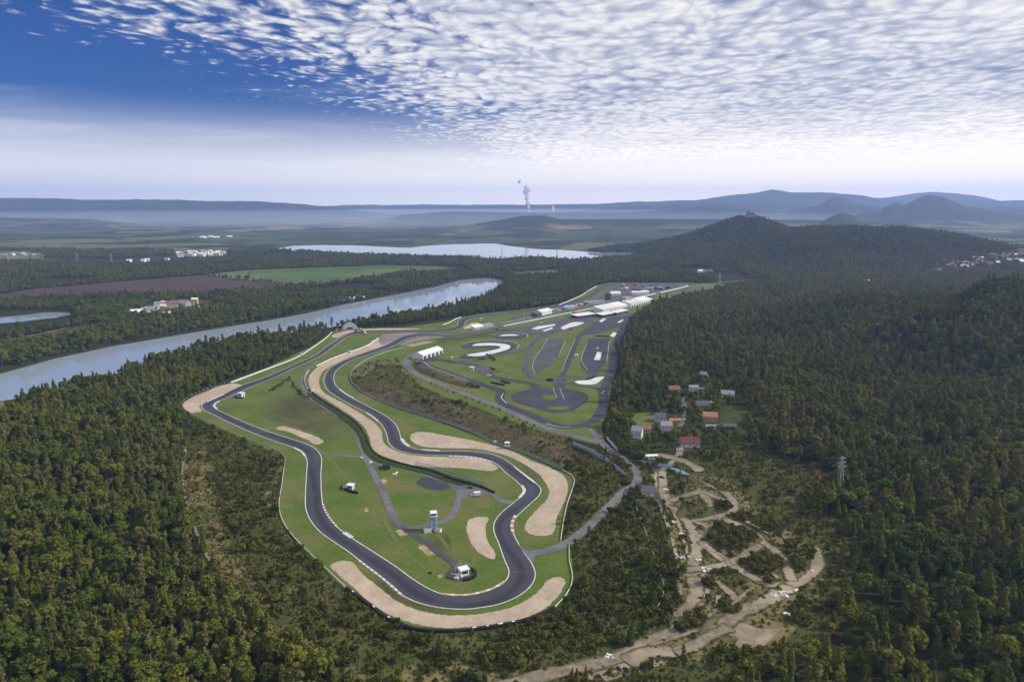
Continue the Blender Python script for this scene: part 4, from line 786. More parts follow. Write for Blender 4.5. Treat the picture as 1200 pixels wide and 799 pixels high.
# half-dome stage
def stage():
    g = P(410, 387.2); e = empty('stage_dome', g, math.radians(8), 'white half dome stage with an eye shaped opening by the lakeside wood', 'stage')
    R = 12.0; mb = MB(); nA, nB = 20, 10
    for i in range(nB + 1):
        ph = math.pi / 2 * i / nB
        for j in range(nA + 1):
            t = math.pi * j / nA; mb.v.append((R * math.cos(t) * math.cos(ph), R * 0.75 * math.sin(ph), R * math.sin(t) * math.cos(ph) * 1.04))
    for i in range(nB):
        for j in range(nA): mb.f.append((i * (nA + 1) + j, i * (nA + 1) + j + 1, (i + 1) * (nA + 1) + j + 1, (i + 1) * (nA + 1) + j))
    mb.build('shell', M['white_fabric'], e, smooth=True)
    # front wall: half disc with a lens-shaped hole
    mb = MB(); n = 24
    for j in range(n + 1):
        t = math.pi * j / n; mb.v.append((R * math.cos(t), -0.1, R * math.sin(t) * 1.04))
    for j in range(n + 1):
        t = math.pi * j / n; mb.v.append((R * 0.46 * math.cos(t), -0.1, 2.2 + R * 0.24 * math.sin(t)))
    for j in range(n): mb.f.append((j, j + 1, n + 2 + j, n + 1 + j))
    mb.build('front_arch', M['white_fabric'], e)
    MB().box((0, -0.1, 1.1), (R * 1.96, 0.5, 2.2)).build('plinth', M['grey_panel'], e)
    MB().box((0, 2.2, 3.5), (9, 0.3, 3.6)).build('backdrop', M['dark_panel'], e)
    for k in (0.62, 0.8):
        mb = MB()
        for j in range(20):
            t0, t1 = math.pi * (0.08 + 0.84 * j / 20), math.pi * (0.08 + 0.84 * (j + 1) / 20)
            mb.cyl((R * k * math.cos(t0), -0.15, 1.6 + R * k * math.sin(t0) * .92), (R * k * math.cos(t1), -0.15, 1.6 + R * k * math.sin(t1) * .92), 0.14, 0.14, 4)
        mb.build('rib', M['grey_panel'], e)
stage()
def tube_arch():
    e = empty('inflatable_arch', P(424, 389.6), 0, 'red and white curved tube arch beside the half dome stage', 'arch')
    pts = [(-10, 6, 3.2), (-5, 4, 4.6), (0, 1, 4.4), (4, -4, 3.2), (7, -9, 1.0)]; c = catmull(pts, False, 4)
    for k, (a, b) in enumerate(zip(c, c[1:])):
        m = 'red_paint' if k % 4 < 2 else 'white_fabric'
        MB().cyl(a, b, 1.7, 1.7, 10).build('tube_segment', M[m], e, smooth=True)
    MB().box((7, -9.2, 0.6), (3.6, 3.2, 1.2)).build('foot', M['concrete'], e)
    MB().box((-10.5, 6.2, 1.6), (2.6, 2.6, 3.2)).build('foot', M['red_paint'], e)
tube_arch()
def red_tower():
    e = empty('advert_pillar', P(394.5, 389), 0, 'red pillar with a white panel left of the half dome stage', 'pillar')
    MB().box((0, 0, 2.6), (3.0, 2.4, 5.2)).build('pillar', M['red_paint'], e); MB().box((0.2, -1.25, 2.4), (1.5, 0.14, 3.0)).build('white_panel', M['white_panel'], e)
    MB().box((5, 3, 3.4), (8, 1.4, 2.4)).build('red_banner', M['red_paint'], e); MB().cyl((8, 3, 0), (8, 3, 2.4), 0.3, 0.3, 6).build('leg', M['steel'], e)
red_tower()
# pit buildings and paddock
def pit():
    e1 = hall('pit_building', P(706.5, 367.6), P(735.2, 361.4), 20, 7, 11, 'white_panel', 'white_fabric', 'long pit building with a broad white sloping roof', 'building', mono=True, doors=11)
    e2 = hall('pit_building', P(739.5, 360.4), P(764.6, 354.6), 20, 7, 11, 'white_panel', 'white_fabric', 'second white roofed pit building farther along the straight', 'building', mono=True, doors=9)
    for e in (e1, e2):
        L = 50 if e is e1 else 46
        for k in range(9): o = MB().box((0, 0, 0), (0.3, 20.6, 0.3)).build('roof_seam', M['grey_roof'], e); o.rotation_euler = (math.atan2(4, 20), 0, 0); o.location = (L * (k + 0.5) / 9, 10, 9.42)
    for e, L in ((e1, 49), (e2, 45)):
        for k in range(10): MB().box((L * (k + 0.5) / 10, -0.05, 6.6), (L / 10 * 0.7, 0.12, 1.1)).build('window', M['glass'], e)
    hall('race_control', P(733, 358.8), P(741, 357.2), 16, 15, 15.6, 'grey_panel', 'grey_roof', 'grey control block between the two white pit buildings', 'building', windows=5)
    hall('terrace_building', P(706, 372.2), P(722, 369.2), 14, 4.5, 5.5, 'glass', 'white_fabric', 'low white canopied terrace building in front of the pits', 'building', mono=True, over=1.5)
    hall('terrace_building', P(722.5, 369.8), P(736, 366.6), 13, 5, 5.8, 'dark_panel', 'white_fabric', 'flat white canopy beside the terrace building at the pits', 'building', mono=True, over=1.5)
    hall('canopy', P(677, 373.2), P(697, 370.4), 15, 4.2, 5.0, 'dark_panel', 'white_fabric', 'pale flat canopy beside the pit straight with a red end', 'canopy', mono=True, over=2)
    hall('kiosk', P(675, 370.6), P(681, 369.6), 8, 5.5, 6.5, 'red_paint', 'red_paint', 'small red kiosk left of the pale flat canopy', 'kiosk', mono=True)
    hall('vip_hall', P(634.5, 370.0), P(647, 367.2), 18, 6, 9, 'white_fabric', 'white_fabric', 'white hospitality hall left of the pit straight', 'building', over=0.1, windows=4)
    hall('grandstand', P(629, 371.6), P(635, 370.2), 10, 4.5, 7.5, 'dark_panel', 'slate_roof', 'small dark grandstand beside the white hospitality hall', 'grandstand', mono=True)
    hall('grandstand', P(556.5, 387.0), P(567, 385.0), 9, 4, 6.5, 'white_panel', 'white_panel', 'white spectator stand below the far chicane', 'grandstand', mono=True, doors=4)
    hall('grandstand', P(568.5, 384.8), P(579, 382.8), 9, 3.4, 5.5, 'white_panel', 'grey_roof', 'grey roofed stand at the near end of the pit straight', 'grandstand', mono=True, doors=4)
    for (u, v, w, d, h, r, m, lb) in ((722, 346.2, 22, 14, 4, 8, 'white_fabric', 'white peaked marquee on the far paddock tarmac'), (748, 345.4, 26, 16, 5, 7, 'white_fabric', 'wide white hall on the far paddock left of the shorter one'), (757, 344.8, 14, 14, 5, 7.6, 'white_fabric', 'short white hall at the right end of the far paddock'), (761.5, 340.2, 20, 12, 4.5, 6, 'grey_roof', 'pale grey flat hall behind the white paddock halls'), (713.5, 351.4, 9, 9, 12, 12.6, 'dark_panel', 'dark square tower block above the pit lane'), (700, 355.6, 30, 9, 4, 6, 'grey_roof', 'grey team building on the infield side of the pit lane'), (668, 361.8, 18, 9, 4, 5.6, 'blue_panel', 'pale blue team building beside the outer loop'), (655.5, 363.6, 12, 8, 4.5, 6, 'slate_roof', 'dark roofed shed beside the outer loop'), (773, 346.6, 10, 8, 4, 6, 'red_roof', 'small red roofed hut near the far right bend'), (733, 352.2, 16, 7, 5, 6, 'grey_roof', 'grey garage row behind the first pit roof')):
        house(u, v, w, d, 14, h, r, 'white_panel' if m != 'dark_panel' else 'dark_panel', m, lb, 'paddock_hall', 'building', 'paddock buildings', z=0.0, windows=3)
pit()
# village
for a in ((832, 495, 12, 11, -12, 5.2, 8.0, 'pink_wall', 'terracotta', 'large pink house with an orange terracotta roof in the village', 'pink'),
          (774.5, 494.5, 9, 8, 6, 4.2, 7.5, 'white_wall', 'slate_roof', 'white house with a dark blue hipped roof beside the small lawn', ''),
          (745.5, 514, 8, 9, -20, 6.5, 9.5, 'white_wall', 'grey_roof', 'tall white house with a blue grey roof nearest the kart area', ''),
          (781.5, 504.5, 9, 8, 0, 4.4, 7.0, 'white_wall', 'grey_roof', 'small grey roofed house half hidden between the village trees', ''),
          (809, 524.5, 15, 9, 0, 3.6, 7.4, 'white_wall', 'red_roof', 'long white house with a dark red roof at the village front', ''),
          (791.5, 496, 10, 5, 4, 2.6, 4.0, 'tan_wall', 'terracotta', 'low orange roofed shed beside the village lane', ''),
          (791, 461.5, 11, 9, 8, 4.6, 7.2, 'tan_wall', 'brown_roof', 'tan house with a brown roof left of the village lane', ''),
          (813.5, 459, 9, 7, 0, 4.6, 6.2, 'white_wall', 'grey_roof', 'white house with a flat grey roof right of the village lane', ''),
          (852.5, 467, 12, 9, -15, 4.4, 7.2, 'white_wall', 'grey_roof', 'white house with a grey roof at the right edge of the village', ''),
          (821, 480, 15, 9, 6, 4.0, 7.4, 'tan_wall', 'slate_roof', 'wide house with a dark slate roof behind the pink house', ''),
          (824, 443, 8, 7, -30, 4.2, 6.6, 'white_wall', 'grey_roof', 'small pale house at the far end of the village lane', ''),
          (833, 502.5, 8, 4, -8, 2.4, 3.4, 'white_wall', 'grey_roof', 'low white shed below the pink house', ''),
          (855, 503, 11, 6, -4, 2.6, 4.2, 'dark_panel', 'slate_roof', 'low dark shed on the grass right of the pink house', ''),
          (834, 474, 7, 4, 10, 2.8, 4.0, 'white_wall', 'white_panel', 'tiny white outbuilding right of the slate roofed house', ''),
          (758, 508, 8, 7, 10, 4.0, 6.4, 'tan_wall', 'brown_roof', 'small brown house beside the tall white house', '')):
    house(*a[:10], z=0.0, windows=3, chimney=a[2] > 8 and a[5] > 3.5, doors=0, gwin=2, group='village houses')
house(759.5, 581.5, 8, 6, -8, 3.0, 4.6, 'white_wall', 'slate_roof', 'small white hut with a dark roof beside the dirt yard', 'hut', 'hut', z=0.0, windows=1, mono=True)
house(763, 538.5, 10, 3.4, 8, 3.0, 3.4, 'white_panel', 'white_panel', 'white site trailer behind the pale blue fence', 'trailer', 'trailer', z=0.0, windows=3)
VC = [(800.5, 491.5, 'white_panel'), (801.8, 478, 'dark_panel'), (840, 499, 'red_paint'), (818.5, 462, 'grey_panel'), (796, 527.5, 'white_panel'), (770, 589, 'blue_paint'), (779, 575, 'white_panel'), (776, 560, 'dark_panel')]
def shed(u, v, w, d, h, m, rz, label, name='container', cat='container', group=None):
    e = empty(name, P(u, v), math.radians(rz), label, cat, group)
    MB().box((0, 0, h / 2), (w, d, h)).build('body', M[m], e)
    for x in np.arange(-w / 2 + 0.4, w / 2 - 0.2, 0.8): MB().box((x, -d / 2 - 0.03, h / 2), (0.16, 0.06, h * 0.9)).build('rib', M[m], e)
    MB().box((0, 0, h + 0.04), (w * 0.98, d * 0.96, 0.08)).build('roof', M['grey_roof'], e)
shed(822, 458, 6, 3, 2.8, 'blue_paint', 5, 'bright blue container beside the white house on the village lane')
shed(791, 553.5, 6, 2.6, 2.6, 'blue_paint', -28, 'blue container at the left of the row by the dirt yard', group='blue containers')
shed(797, 556, 6, 2.6, 2.6, 'blue_panel', -30, 'pale blue container in the row by the dirt yard', group='blue containers')
shed(803, 558.6, 5, 2.6, 2.4, 'blue_paint', -28, 'blue container at the right end of the row by the dirt yard', group='blue containers')
def panel_fence(pix, h, step, m, label, name='panel_fence', cat='fence'):
    pts = [Vector(p) for p in PL(pix)]; e = empty(name, (pts[0].x, pts[0].y, 0), 0, label, cat)
    me = MB().box((0, 0, h / 2 + 0.1), (step * 0.94, 0.14, h)).mesh('panel'); me.materials.append(M[m]); pm = MB().box((0, 0, h / 2 + 0.15), (0.2, 0.26, h + 0.3)).mesh('post'); pm.materials.append(M['steel'])
    for x, y, a in along(pts, step):
        for nm, mm, dx in (('panel', me, step / 2), ('post', pm, 0)):
            o = link(nm, mm, None, e); o.location = (x - e.location.x + dx * math.cos(a), y - e.location.y + dx * math.sin(a), 0); o.rotation_euler.z = a
panel_fence([(672, 522.5), (692, 531), (714, 543.5)], 3.4, 3.0, 'blue_panel', 'long pale blue panel wall on the slope below the kart area', 'noise_barrier', 'noise barrier')
panel_fence([(718, 547), (731.5, 558.5)], 3.2, 3.0, 'blue_panel', 'shorter pale blue panel wall beside the road bend', 'noise_barrier', 'noise barrier')
panel_fence([(711, 514.5), (722.5, 527.5)], 2.2, 2.5, 'white_panel', 'thin white fence between the kart area road and the village trees')
panel_fence([(751.5, 543.5), (768, 546.5), (784.5, 549)], 2.8, 2.5, 'blue_panel', 'pale blue panel fence at the dirt yard below the white trailer')
panel_fence([(779, 523.5), (796, 525.5)], 1.6, 2.5, 'concrete', 'low pale garden wall left of the dark red roofed house')
panel_fence([(738, 573), (741, 583), (745, 593)], 2.6, 3.0, 'dark_panel', 'dark retaining wall beside the access road bend', 'retaining_wall', 'wall')
def pipe():
    pts = [Vector(P(*p)) for p in ((745, 594), (752, 612), (762, 640), (772, 668), (778, 690), (774, 706), (765, 720))]; c = catmull(pts, False, 5)
    e = empty('pipeline', c[0], 0, 'thin pale pipe running down through the bushes', 'pipe'); mb = MB()
    for a, b in zip(c, c[1:]): mb.cyl(a - c[0] + Vector((0, 0, 0.9)), b - c[0] + Vector((0, 0, 0.9)), 0.22, 0.22, 6)
    mb.build('pipe_run', M['concrete'], e)
    for p in c[::5]: MB().box(p - c[0] + Vector((0, 0, 0.4)), (0.5, 0.5, 0.9)).build('support', M['concrete'], e)
pipe()
# marshal posts, tower, vehicles
def marshal(u, v, rz, s, label, tyre=None, stilts=0.0, fence=False):
    e = empty('marshal_post', P(u, v), math.radians(rz), label, 'marshal post', 'marshal posts')
    z = stilts
    MB().box((0, 0, z + 1.2 * s), (3.0 * s, 2.6 * s, 2.4 * s)).build('cabin', M['white_panel'], e)
    MB().box((0, 0, z + 2.5 * s), (3.6 * s, 3.2 * s, 0.2 * s)).build('roof', M['white_fabric'], e)
    w = MB().box((0, -1.32 * s, z + 1.5 * s), (2.2 * s, 0.1, 0.9 * s)).build('window', M['glass'], e)
    MB().box((1.52 * s, 0.3 * s, z + 1.0 * s), (0.1, 0.9 * s, 1.9 * s)).build('door', M['grey_panel'], e)
    if stilts:
        for a, b in ((-1, -1), (1, -1), (1, 1), (-1, 1)): MB().cyl((a * 1.3 * s, b * 1.1 * s, 0), (a * 1.3 * s, b * 1.1 * s, z), 0.12, 0.12, 6).build('leg', M['steel'], e)
        MB().box((0, 0, z - 0.06), (3.8 * s, 3.4 * s, 0.14)).build('platform', M['steel'], e)
    else: MB().box((-2.6 * s, -0.8 * s, 0.7 * s), (2.0 * s, 1.5 * s, 1.4 * s)).build('storage_box', M['grey_panel'], e)
    if tyre:
        mb = MB()
        a0, a1, r = tyre
        n = int(abs(a1 - a0) / 360 * 2 * math.pi * r / 0.8)
        for i in range(n + 1):
            t = math.radians(a0 + (a1 - a0) * i / n)
            for k in (0, 0.75): mb.cyl(((r + k) * math.cos(t), (r + k) * math.sin(t), 0), ((r + k) * math.cos(t), (r + k) * math.sin(t), 1.3), 0.42, 0.40, 6)
        tag(mb.build('tyre_stack', M['tyre'], e), kind='stuff')
    if fence:
        for i in range(6):
            t = math.radians(20 + i * 30); MB().cyl((4.4 * math.cos(t), 4.4 * math.sin(t), 0), (4.4 * math.cos(t), 4.4 * math.sin(t), 4.2), 0.1, 0.1, 5).build('fence_post', M['steel'], e)
        mb = MB()
        for zz in (1.6, 2.4, 3.2, 4.0):
            for i in range(5):
                t0, t1 = math.radians(20 + i * 30), math.radians(50 + i * 30); mb.cyl((4.4 * math.cos(t0), 4.4 * math.sin(t0), zz), (4.4 * math.cos(t1), 4.4 * math.sin(t1), zz), 0.05, 0.05, 4)
        tag(mb.build('fence_wire', M['steel'], e), kind='stuff')
marshal(283, 465, -25, 1.7, 'white marshal cabin on the grass inside the leftmost hairpin', (180, 330, 5.2))
marshal(411, 573, -12, 1.35, 'white marshal cabin behind a straight black tyre wall in the left infield')
tyre_wall([(400, 571.5), (406, 574.5), (413, 577), (419.5, 578.4)], 'short black tyre wall in front of the left infield marshal cabin', 2, 1.5, cap=False)
marshal(543.5, 673, 25, 1.45, 'white marshal cabin ringed by tyres and tall fence posts inside the bottom bend', (-110, 70, 5.6), 0, True)
marshal(594.3, 525.3, 0, 1.1, 'white roofed marshal cabin on stilts behind the green wire fence', None, 2.2)
marshal(580.5, 519.3, 0, 0.7, 'tiny white marshal hut left of the stilted cabin')
marshal(366.5, 460.2, 10, 0.9, 'small white marshal hut beside the gravel strip bend')
marshal(409.8, 413.6, 0, 1.1, 'white marshal hut on the wall below the half dome stage')
marshal(353.6, 416.4, 0, 0.9, 'white marshal hut at the wood edge beside the outer straight')
marshal(675.5, 418.6, 0, 1.3, 'white and blue hut on the grass between the driving lanes')
marshal(529.5, 420.5, 0, 0.9, 'white hut on the grass right of the large marquee')
marshal(553, 433.4, -10, 1.4, 'white cabin on the left edge of the small kart pad')
marshal(634.5, 380.0, 0, 1.1, 'white hut above the narrow white skid strips')
marshal(563.5, 375.2, 0, 1.2, 'white hut behind the far chicane')
def tower():
    e = empty('observation_tower', P(508.5, 621), math.radians(10), 'tall pale blue lattice camera tower with a cabin on top in the infield', 'tower')
    c = 1.7; Ht = 9.0
    for a, b in ((-1, -1), (1, -1), (1, 1), (-1, 1)): MB().cyl((a * c, b * c, 0), (a * c * 0.85, b * c * 0.85, Ht), 0.20, 0.18, 6).build('leg', M['blue_panel'], e)
    mb = MB()
    for k in range(5):
        z0, z1 = k * Ht / 5, (k + 1) * Ht / 5
        for (a, b), (a2, b2) in zip(((-1, -1), (1, -1), (1, 1), (-1, 1)), ((1, -1), (1, 1), (-1, 1), (-1, -1))):
            mb.cyl((a * c, b * c, z0), (a2 * c * .9, b2 * c * .9, z1), 0.10, 0.10, 4); mb.cyl((a2 * c, b2 * c, z0), (a * c * .9, b * c * .9, z1), 0.10, 0.10, 4); mb.cyl((a * c * .93, b * c * .93, z1), (a2 * c * .93, b2 * c * .93, z1), 0.12, 0.12, 4)
    mb.build('bracing', M['blue_panel'], e)
    for k in range(1, 4): MB().box((0, 0, k * Ht / 4), (3.0, 3.0, 0.16)).build('landing', M['steel'], e)
    MB().box((0, 0, 4.3), (1.3, 1.3, 8.4)).build('stair_core', M['blue_panel'], e)
    MB().box((0, 0, Ht + 0.1), (4.6, 4.6, 0.25)).build('platform', M['steel'], e)
    cb = MB().box((0, 0, Ht + 1.25), (3.4, 3.4, 2.1)).build('cabin', M['white_panel'], e); MB().box((0, -1.74, Ht + 1.5), (2.6, 0.1, 0.9)).build('window', M['glass'], cb)
    MB().box((0, 0, Ht + 2.4), (4.0, 4.0, 0.18)).build('roof', M['white_fabric'], e)
tower()
shed(501, 623.2, 4.2, 2.4, 2.3, 'white_panel', 15, 'white container on the left at the foot of the lattice tower')
shed(513.5, 622.6, 3.6, 2.2, 1.9, 'white_panel', -20, 'small white container on the right at the foot of the lattice tower')
wheel_me = MB().cyl((-0.12, 0, 0), (0.12, 0, 0), 0.34, 0.34, 12).mesh('tyre'); wheel_me.materials.append(M['tyre'])
rim_me = MB().cyl((-0.13, 0, 0), (0.13, 0, 0), 0.20, 0.20, 10).mesh('rim'); rim_me.materials.append(M['steel'])
def wheels(e, xs, y, s=1.0):
    for xx in xs:
        for sd_ in (-1, 1):
            w = link('wheel', wheel_me, None, e); w.location = (xx, sd_ * y, 0.34 * s); w.rotation_euler.z = math.pi / 2; w.scale = (1, s, s)
            link('rim', rim_me, None, w)
def car(u, v, rz, col, label, group=None, s=1.0, g=None):
    e = empty('car', g or P(u, v, 0.17), math.radians(rz), label, 'car', group); e.scale = (s, s, s)
    body = MB(); body.v = []; L, w = 2.15, 0.88
    body.prism([(-L, 0.28), (L, 0.28), (L + 0.05, 0.62), (L - 0.15, 0.82), (1.0, 0.92), (-L + 0.1, 0.95), (-L - 0.05, 0.6)], -w, w).build('body', M[col], e)
    cab = MB().add([(-1.75, -.82, .94), (1.0, -.82, .92), (1.0, .82, .92), (-1.75, .82, .94), (-1.25, -.66, 1.42), (0.25, -.66, 1.42), (0.25, .66, 1.42), (-1.25, .66, 1.42)], [(3, 2, 1, 0), (4, 5, 6, 7), (0, 1, 5, 4), (1, 2, 6, 5), (2, 3, 7, 6), (3, 0, 4, 7)]).build('windows', M['glass'], e)
    MB().box((-0.5, 0, 1.44), (1.5, 1.3, 0.05)).build('roof', M[col], e)
    wheels(e, (-1.35, 1.3), 0.8)
    for y in (-0.6, 0.6): MB().box((L + 0.02, y, 0.66), (0.08, 0.3, 0.14)).build('headlight', M['white_panel'], e)
def van(u, v, rz, col, label):
    e = empty('van', P(u, v, 0.18), math.radians(rz), label, 'van')
    MB().prism([(-3.0, 0.35), (3.0, 0.35), (3.05, 0.95), (2.35, 1.25), (1.75, 2.15), (1.2, 2.55), (-2.95, 2.6), (-3.05, 1.2)], -1.0, 1.0).build('body', M[col], e)
    MB().add([(2.33, -.9, 1.30), (2.33, .9, 1.30), (1.80, .9, 2.12), (1.80, -.9, 2.12)], [(0, 1, 2, 3)]).build('windscreen', M['glass'], e).location = (0.04, 0, 0.02)
    for y in (-1.01, 1.01): MB().box((1.35, y, 1.65), (0.9, 0.06, 0.65)).build('side_window', M['glass'], e)
    for y in (-0.75, 0.75): MB().box((3.04, y, 0.85), (0.08, 0.35, 0.2)).build('headlight', M['white_surface'], e)
    MB().box((3.02, 0, 0.45), (0.12, 1.9, 0.25)).build('bumper', M['dark_panel'], e)
    wheels(e, (-1.9, 1.95), 0.92)
def truck(g, rz, col, label, group):
    e = empty('race_truck', g, math.radians(rz), label, 'truck', group)
    MB().box((-1.5, 0, 2.35), (11, 2.5, 2.9)).build('trailer', M[col], e); MB().box((5.6, 0, 1.9), (2.3, 2.45, 2.9), taper=0.93).build('cab', M['white_panel'], e)
    MB().box((6.72, 0, 2.5), (0.1, 2.0, 0.9)).build('windscreen', M['glass'], e); MB().box((0, 0, 0.75), (13, 1.6, 0.3)).build('chassis', M['dark_panel'], e)
    wheels(e, (-5.5, -4.2, -2.9, 4.6), 1.05, 1.5)
van(557.5, 580.6, 188, 'white_panel', 'white delivery van parked on the infield yard')
car(551, 571.6, 165, 'dark_panel', 'dark car parked behind the white van')
car(531.5, 675.5, 20, 'red_paint', 'red recovery car on the small yard inside the bottom bend', s=1.25)
def ring(u, v, label):
    e = empty('tyre_ring', P(u, v, 0.17), 0, label, 'tyre ring'); 
    for i in range(10):
        t = 2 * math.pi * i / 10 * 0.85; MB().cyl((2.0 * math.cos(t), 1.7 * math.sin(t), 0), (2.0 * math.cos(t), 1.7 * math.sin(t), 0.9), 0.55, 0.5, 8).build('tyre', M['white_panel'], e)
ring(536.3, 676, 'ring of white painted tyres beside the red recovery car')
def pile(u, v, n, r, m, label, name, cat, hmax=1.6):
    e = empty(name, P(u, v), random.uniform(0, 6), label, cat)
    for i in range(n):
        a, q = random.uniform(0, 6.28), r * math.sqrt(random.random()); s = random.uniform(0.5, 1.3)
        b = MB().box((q * math.cos(a), q * math.sin(a) * 0.7, s * 0.3 + hmax * 0.5 * (1 - q / r) * random.random()), (s * 1.6, s * 1.1, s * 0.7), random.uniform(0, 3), 0.8).build('piece', M[m], e)
        b.rotation_euler = (random.uniform(-.2, .2), random.uniform(-.2, .2), 0)
def tyre_pile(u, v, label):
    e = empty('tyre_pile', P(u, v), 0, label, 'tyre pile'); mb = MB()
    for i in range(90):
        a, q = random.uniform(0, 6.28), 4.2 * math.sqrt(random.random()); z = random.uniform(0, 1) * (2.2 * (1 - (q / 4.3) ** 2) + 0.3)
        mb.cyl((q * math.cos(a), q * math.sin(a), z), (q * math.cos(a) + random.uniform(-.2, .2), q * math.sin(a) + random.uniform(-.2, .2), z + 0.4), 0.55, 0.52, 8)
    tag(mb.build('tyre_heap', M['tyre'], e), kind='stuff')
tyre_pile(451, 548.5, 'black heap of tyres on the infield grass below the road fork')
tyre_pile(644.5, 446, 'black heap of tyres between the driving pads')
pile(463.5, 555.4, 5, 2.2, 'rubble', 'scattered white boards lying on the infield grass', 'board_pile', 'boards', 0.4)
pile(423, 536.2, 3, 1.8, 'rubble', 'white slab at the left of the infield road fork', 'slab_pile', 'slabs', 0.3)
pile(434.5, 541.6, 3, 1.5, 'rubble', 'white slab at the right of the infield road fork', 'slab_pile', 'slabs', 0.3)
for u, v, n, r, lb in ((800, 653, 12, 4.0, 'large heap of white rubble left of the dirt track junction'), (829.5, 667.5, 8, 3.2, 'flat white rubble heap on the sandy dirt junction'), (819, 656.5, 4, 1.6, 'small white rubble heap above the dirt junction'), (921, 696, 10, 3.6, 'white rubble heap at the right end of the dirt loop'), (907, 698, 5, 2.0, 'small white rubble heap left of the dirt loop end'), (933, 692, 4, 1.5, 'little white rubble heap right of the dirt loop end'), (789, 612, 5, 2.2, 'pale slabs lying on the dry grass left of the dirt track'), (797, 626, 5, 2.0, 'pale stones in the dry grass beside the dirt track'), (923, 721, 6, 1.8, 'white rubble at the edge of the sand pit'), (788, 737, 3, 1.2, 'pale rubble patch on the bend of the dirt track'), (714, 769, 5, 2.4, 'pale rubble along the bottom dirt track'), (950, 669, 3, 1.2, 'white stone on the right curve of the dirt loop')):
    pile(u, v, n, r, 'rubble', lb, 'rubble_heap', 'rubble', 0.8)
cols = ['white_panel', 'white_panel', 'blue_paint', 'red_paint', 'grey_panel', 'dark_panel', 'white_fabric', 'blue_panel', 'yellow_paint']
cname = {'white_panel': 'white', 'white_fabric': 'bright white', 'blue_paint': 'blue', 'red_paint': 'red', 'grey_panel': 'grey', 'dark_panel': 'black', 'blue_panel': 'pale blue', 'yellow_paint': 'yellow'}
for i in range(26):
    u = 642 + i * 2.35; v = 365.2 - (u - 642) * 0.196 + random.uniform(-0.8, 0.9); c = random.choice(cols); g = P(u, v, 0.2)
    truck(g, 14 + random.choice((0, 90)), c, 'race truck with a %s trailer parked beside the pit lane' % cname[c], 'race trucks beside the pit lane')
for i in range(16):
    u, v = random.uniform(725, 782), random.uniform(334.5, 340.5); c = random.choice(cols)
    truck(P(u, v, 0.2), 14 + random.choice((0, 90)), c, '%s truck standing on the far paddock tarmac' % cname[c], 'trucks on the far paddock')
for i in range(26):
    if i < 12: u, v = random.uniform(602, 632), 0; v = 374.6 - (u - 602) * 0.19 + random.uniform(-1.3, 0.4)
    else: u, v = random.uniform(722, 748), random.uniform(367, 372)
    c = random.choice(cols); car(u, v, random.choice((14, 104, 194)), c, '%s car parked %s' % (cname[c], 'near the start of the pit straight' if i < 12 else 'in front of the pit terrace'), 'parked cars near the pits')
for u, v, c, lb in ((700, 408.5, 'white_panel', 'white car standing on the right driving pad'), (571, 415.8, 'blue_paint', 'blue car on the curved white skid strip'), (574.5, 416.4, 'red_paint', 'red car on the curved white skid strip'), (669, 386.6, 'dark_panel', 'dark car below the broad white skid strip'), (583, 386.4, 'dark_panel', 'dark car at the near end of the pit straight'), (573, 440.6, 'white_panel', 'white car at the lower edge of the small kart pad')):
    car(u, v, random.uniform(0, 180), c, lb, s=1.3)
for i, (u, v, c) in enumerate(VC): car(u, v, random.uniform(0, 360), c, '%s car %s' % (cname[c], 'parked in the village near the lane' if i < 5 else 'parked on the dirt yard by the small hut'), 'cars in the village')
tyre_wall([(588, 447), (592, 448.4), (597, 449.6)], 'short black tyre wall on the grass left of the skid circle', 3, 1.5, cap=False)
tyre_wall([(687, 445.4), (692, 444), (697, 441.8)], 'short black tyre wall above the white crescent surface', 3, 1.6, cap=False)
tyre_wall([(698, 394.2), (707, 394.6), (715, 394.8)], 'black tyre wall left of the small white square', 3, 1.6, cap=False)
tyre_wall([(576, 448.6), (584, 450.4), (591, 451.6)], 'black tyre wall below the kart road', 3, 1.6, cap=False)

# pylons, castle, mast, far buildings
def pylon(g, h, label, name='power_pylon', group=None, arms=3):
    e = empty(name, g, 0.25, label, 'pylon', group); b = h * 0.07; mb = MB(); n = 7
    for a, c in ((-1, -1), (1, -1), (1, 1), (-1, 1)): mb.cyl((a * b, c * b, 0), (a * b * 0.25, c * b * 0.25, h), 0.012 * h, 0.006 * h, 4)
    for k in range(n):
        z0, z1 = h * k / n, h * (k + 1) / n; w0, w1 = b * (1 - 0.75 * k / n), b * (1 - 0.75 * (k + 1) / n)
        for (a, c), (a2, c2) in zip(((-1, -1), (1, -1), (1, 1), (-1, 1)), ((1, -1), (1, 1), (-1, 1), (-1, -1))): mb.cyl((a * w0, c * w0, z0), (a2 * w1, c2 * w1, z1), 0.005 * h, 0.005 * h, 3)
    mb.build('mast', M['steel'], e)
    for k in range(arms):
        z = h * (0.72 + 0.11 * k); l = h * (0.15 - 0.02 * k)
        MB().cyl((-l, 0, z), (l, 0, z), 0.008 * h, 0.008 * h, 4).cyl((-l, 0, z), (0, 0, z + h * 0.045), 0.005 * h, 0.005 * h, 4).cyl((l, 0, z), (0, 0, z + h * 0.045), 0.005 * h, 0.005 * h, 4).build('crossarm', M['steel'], e)
pylon(G(983, 579), 26, 'grey lattice power pylon rising from the wood on the right')
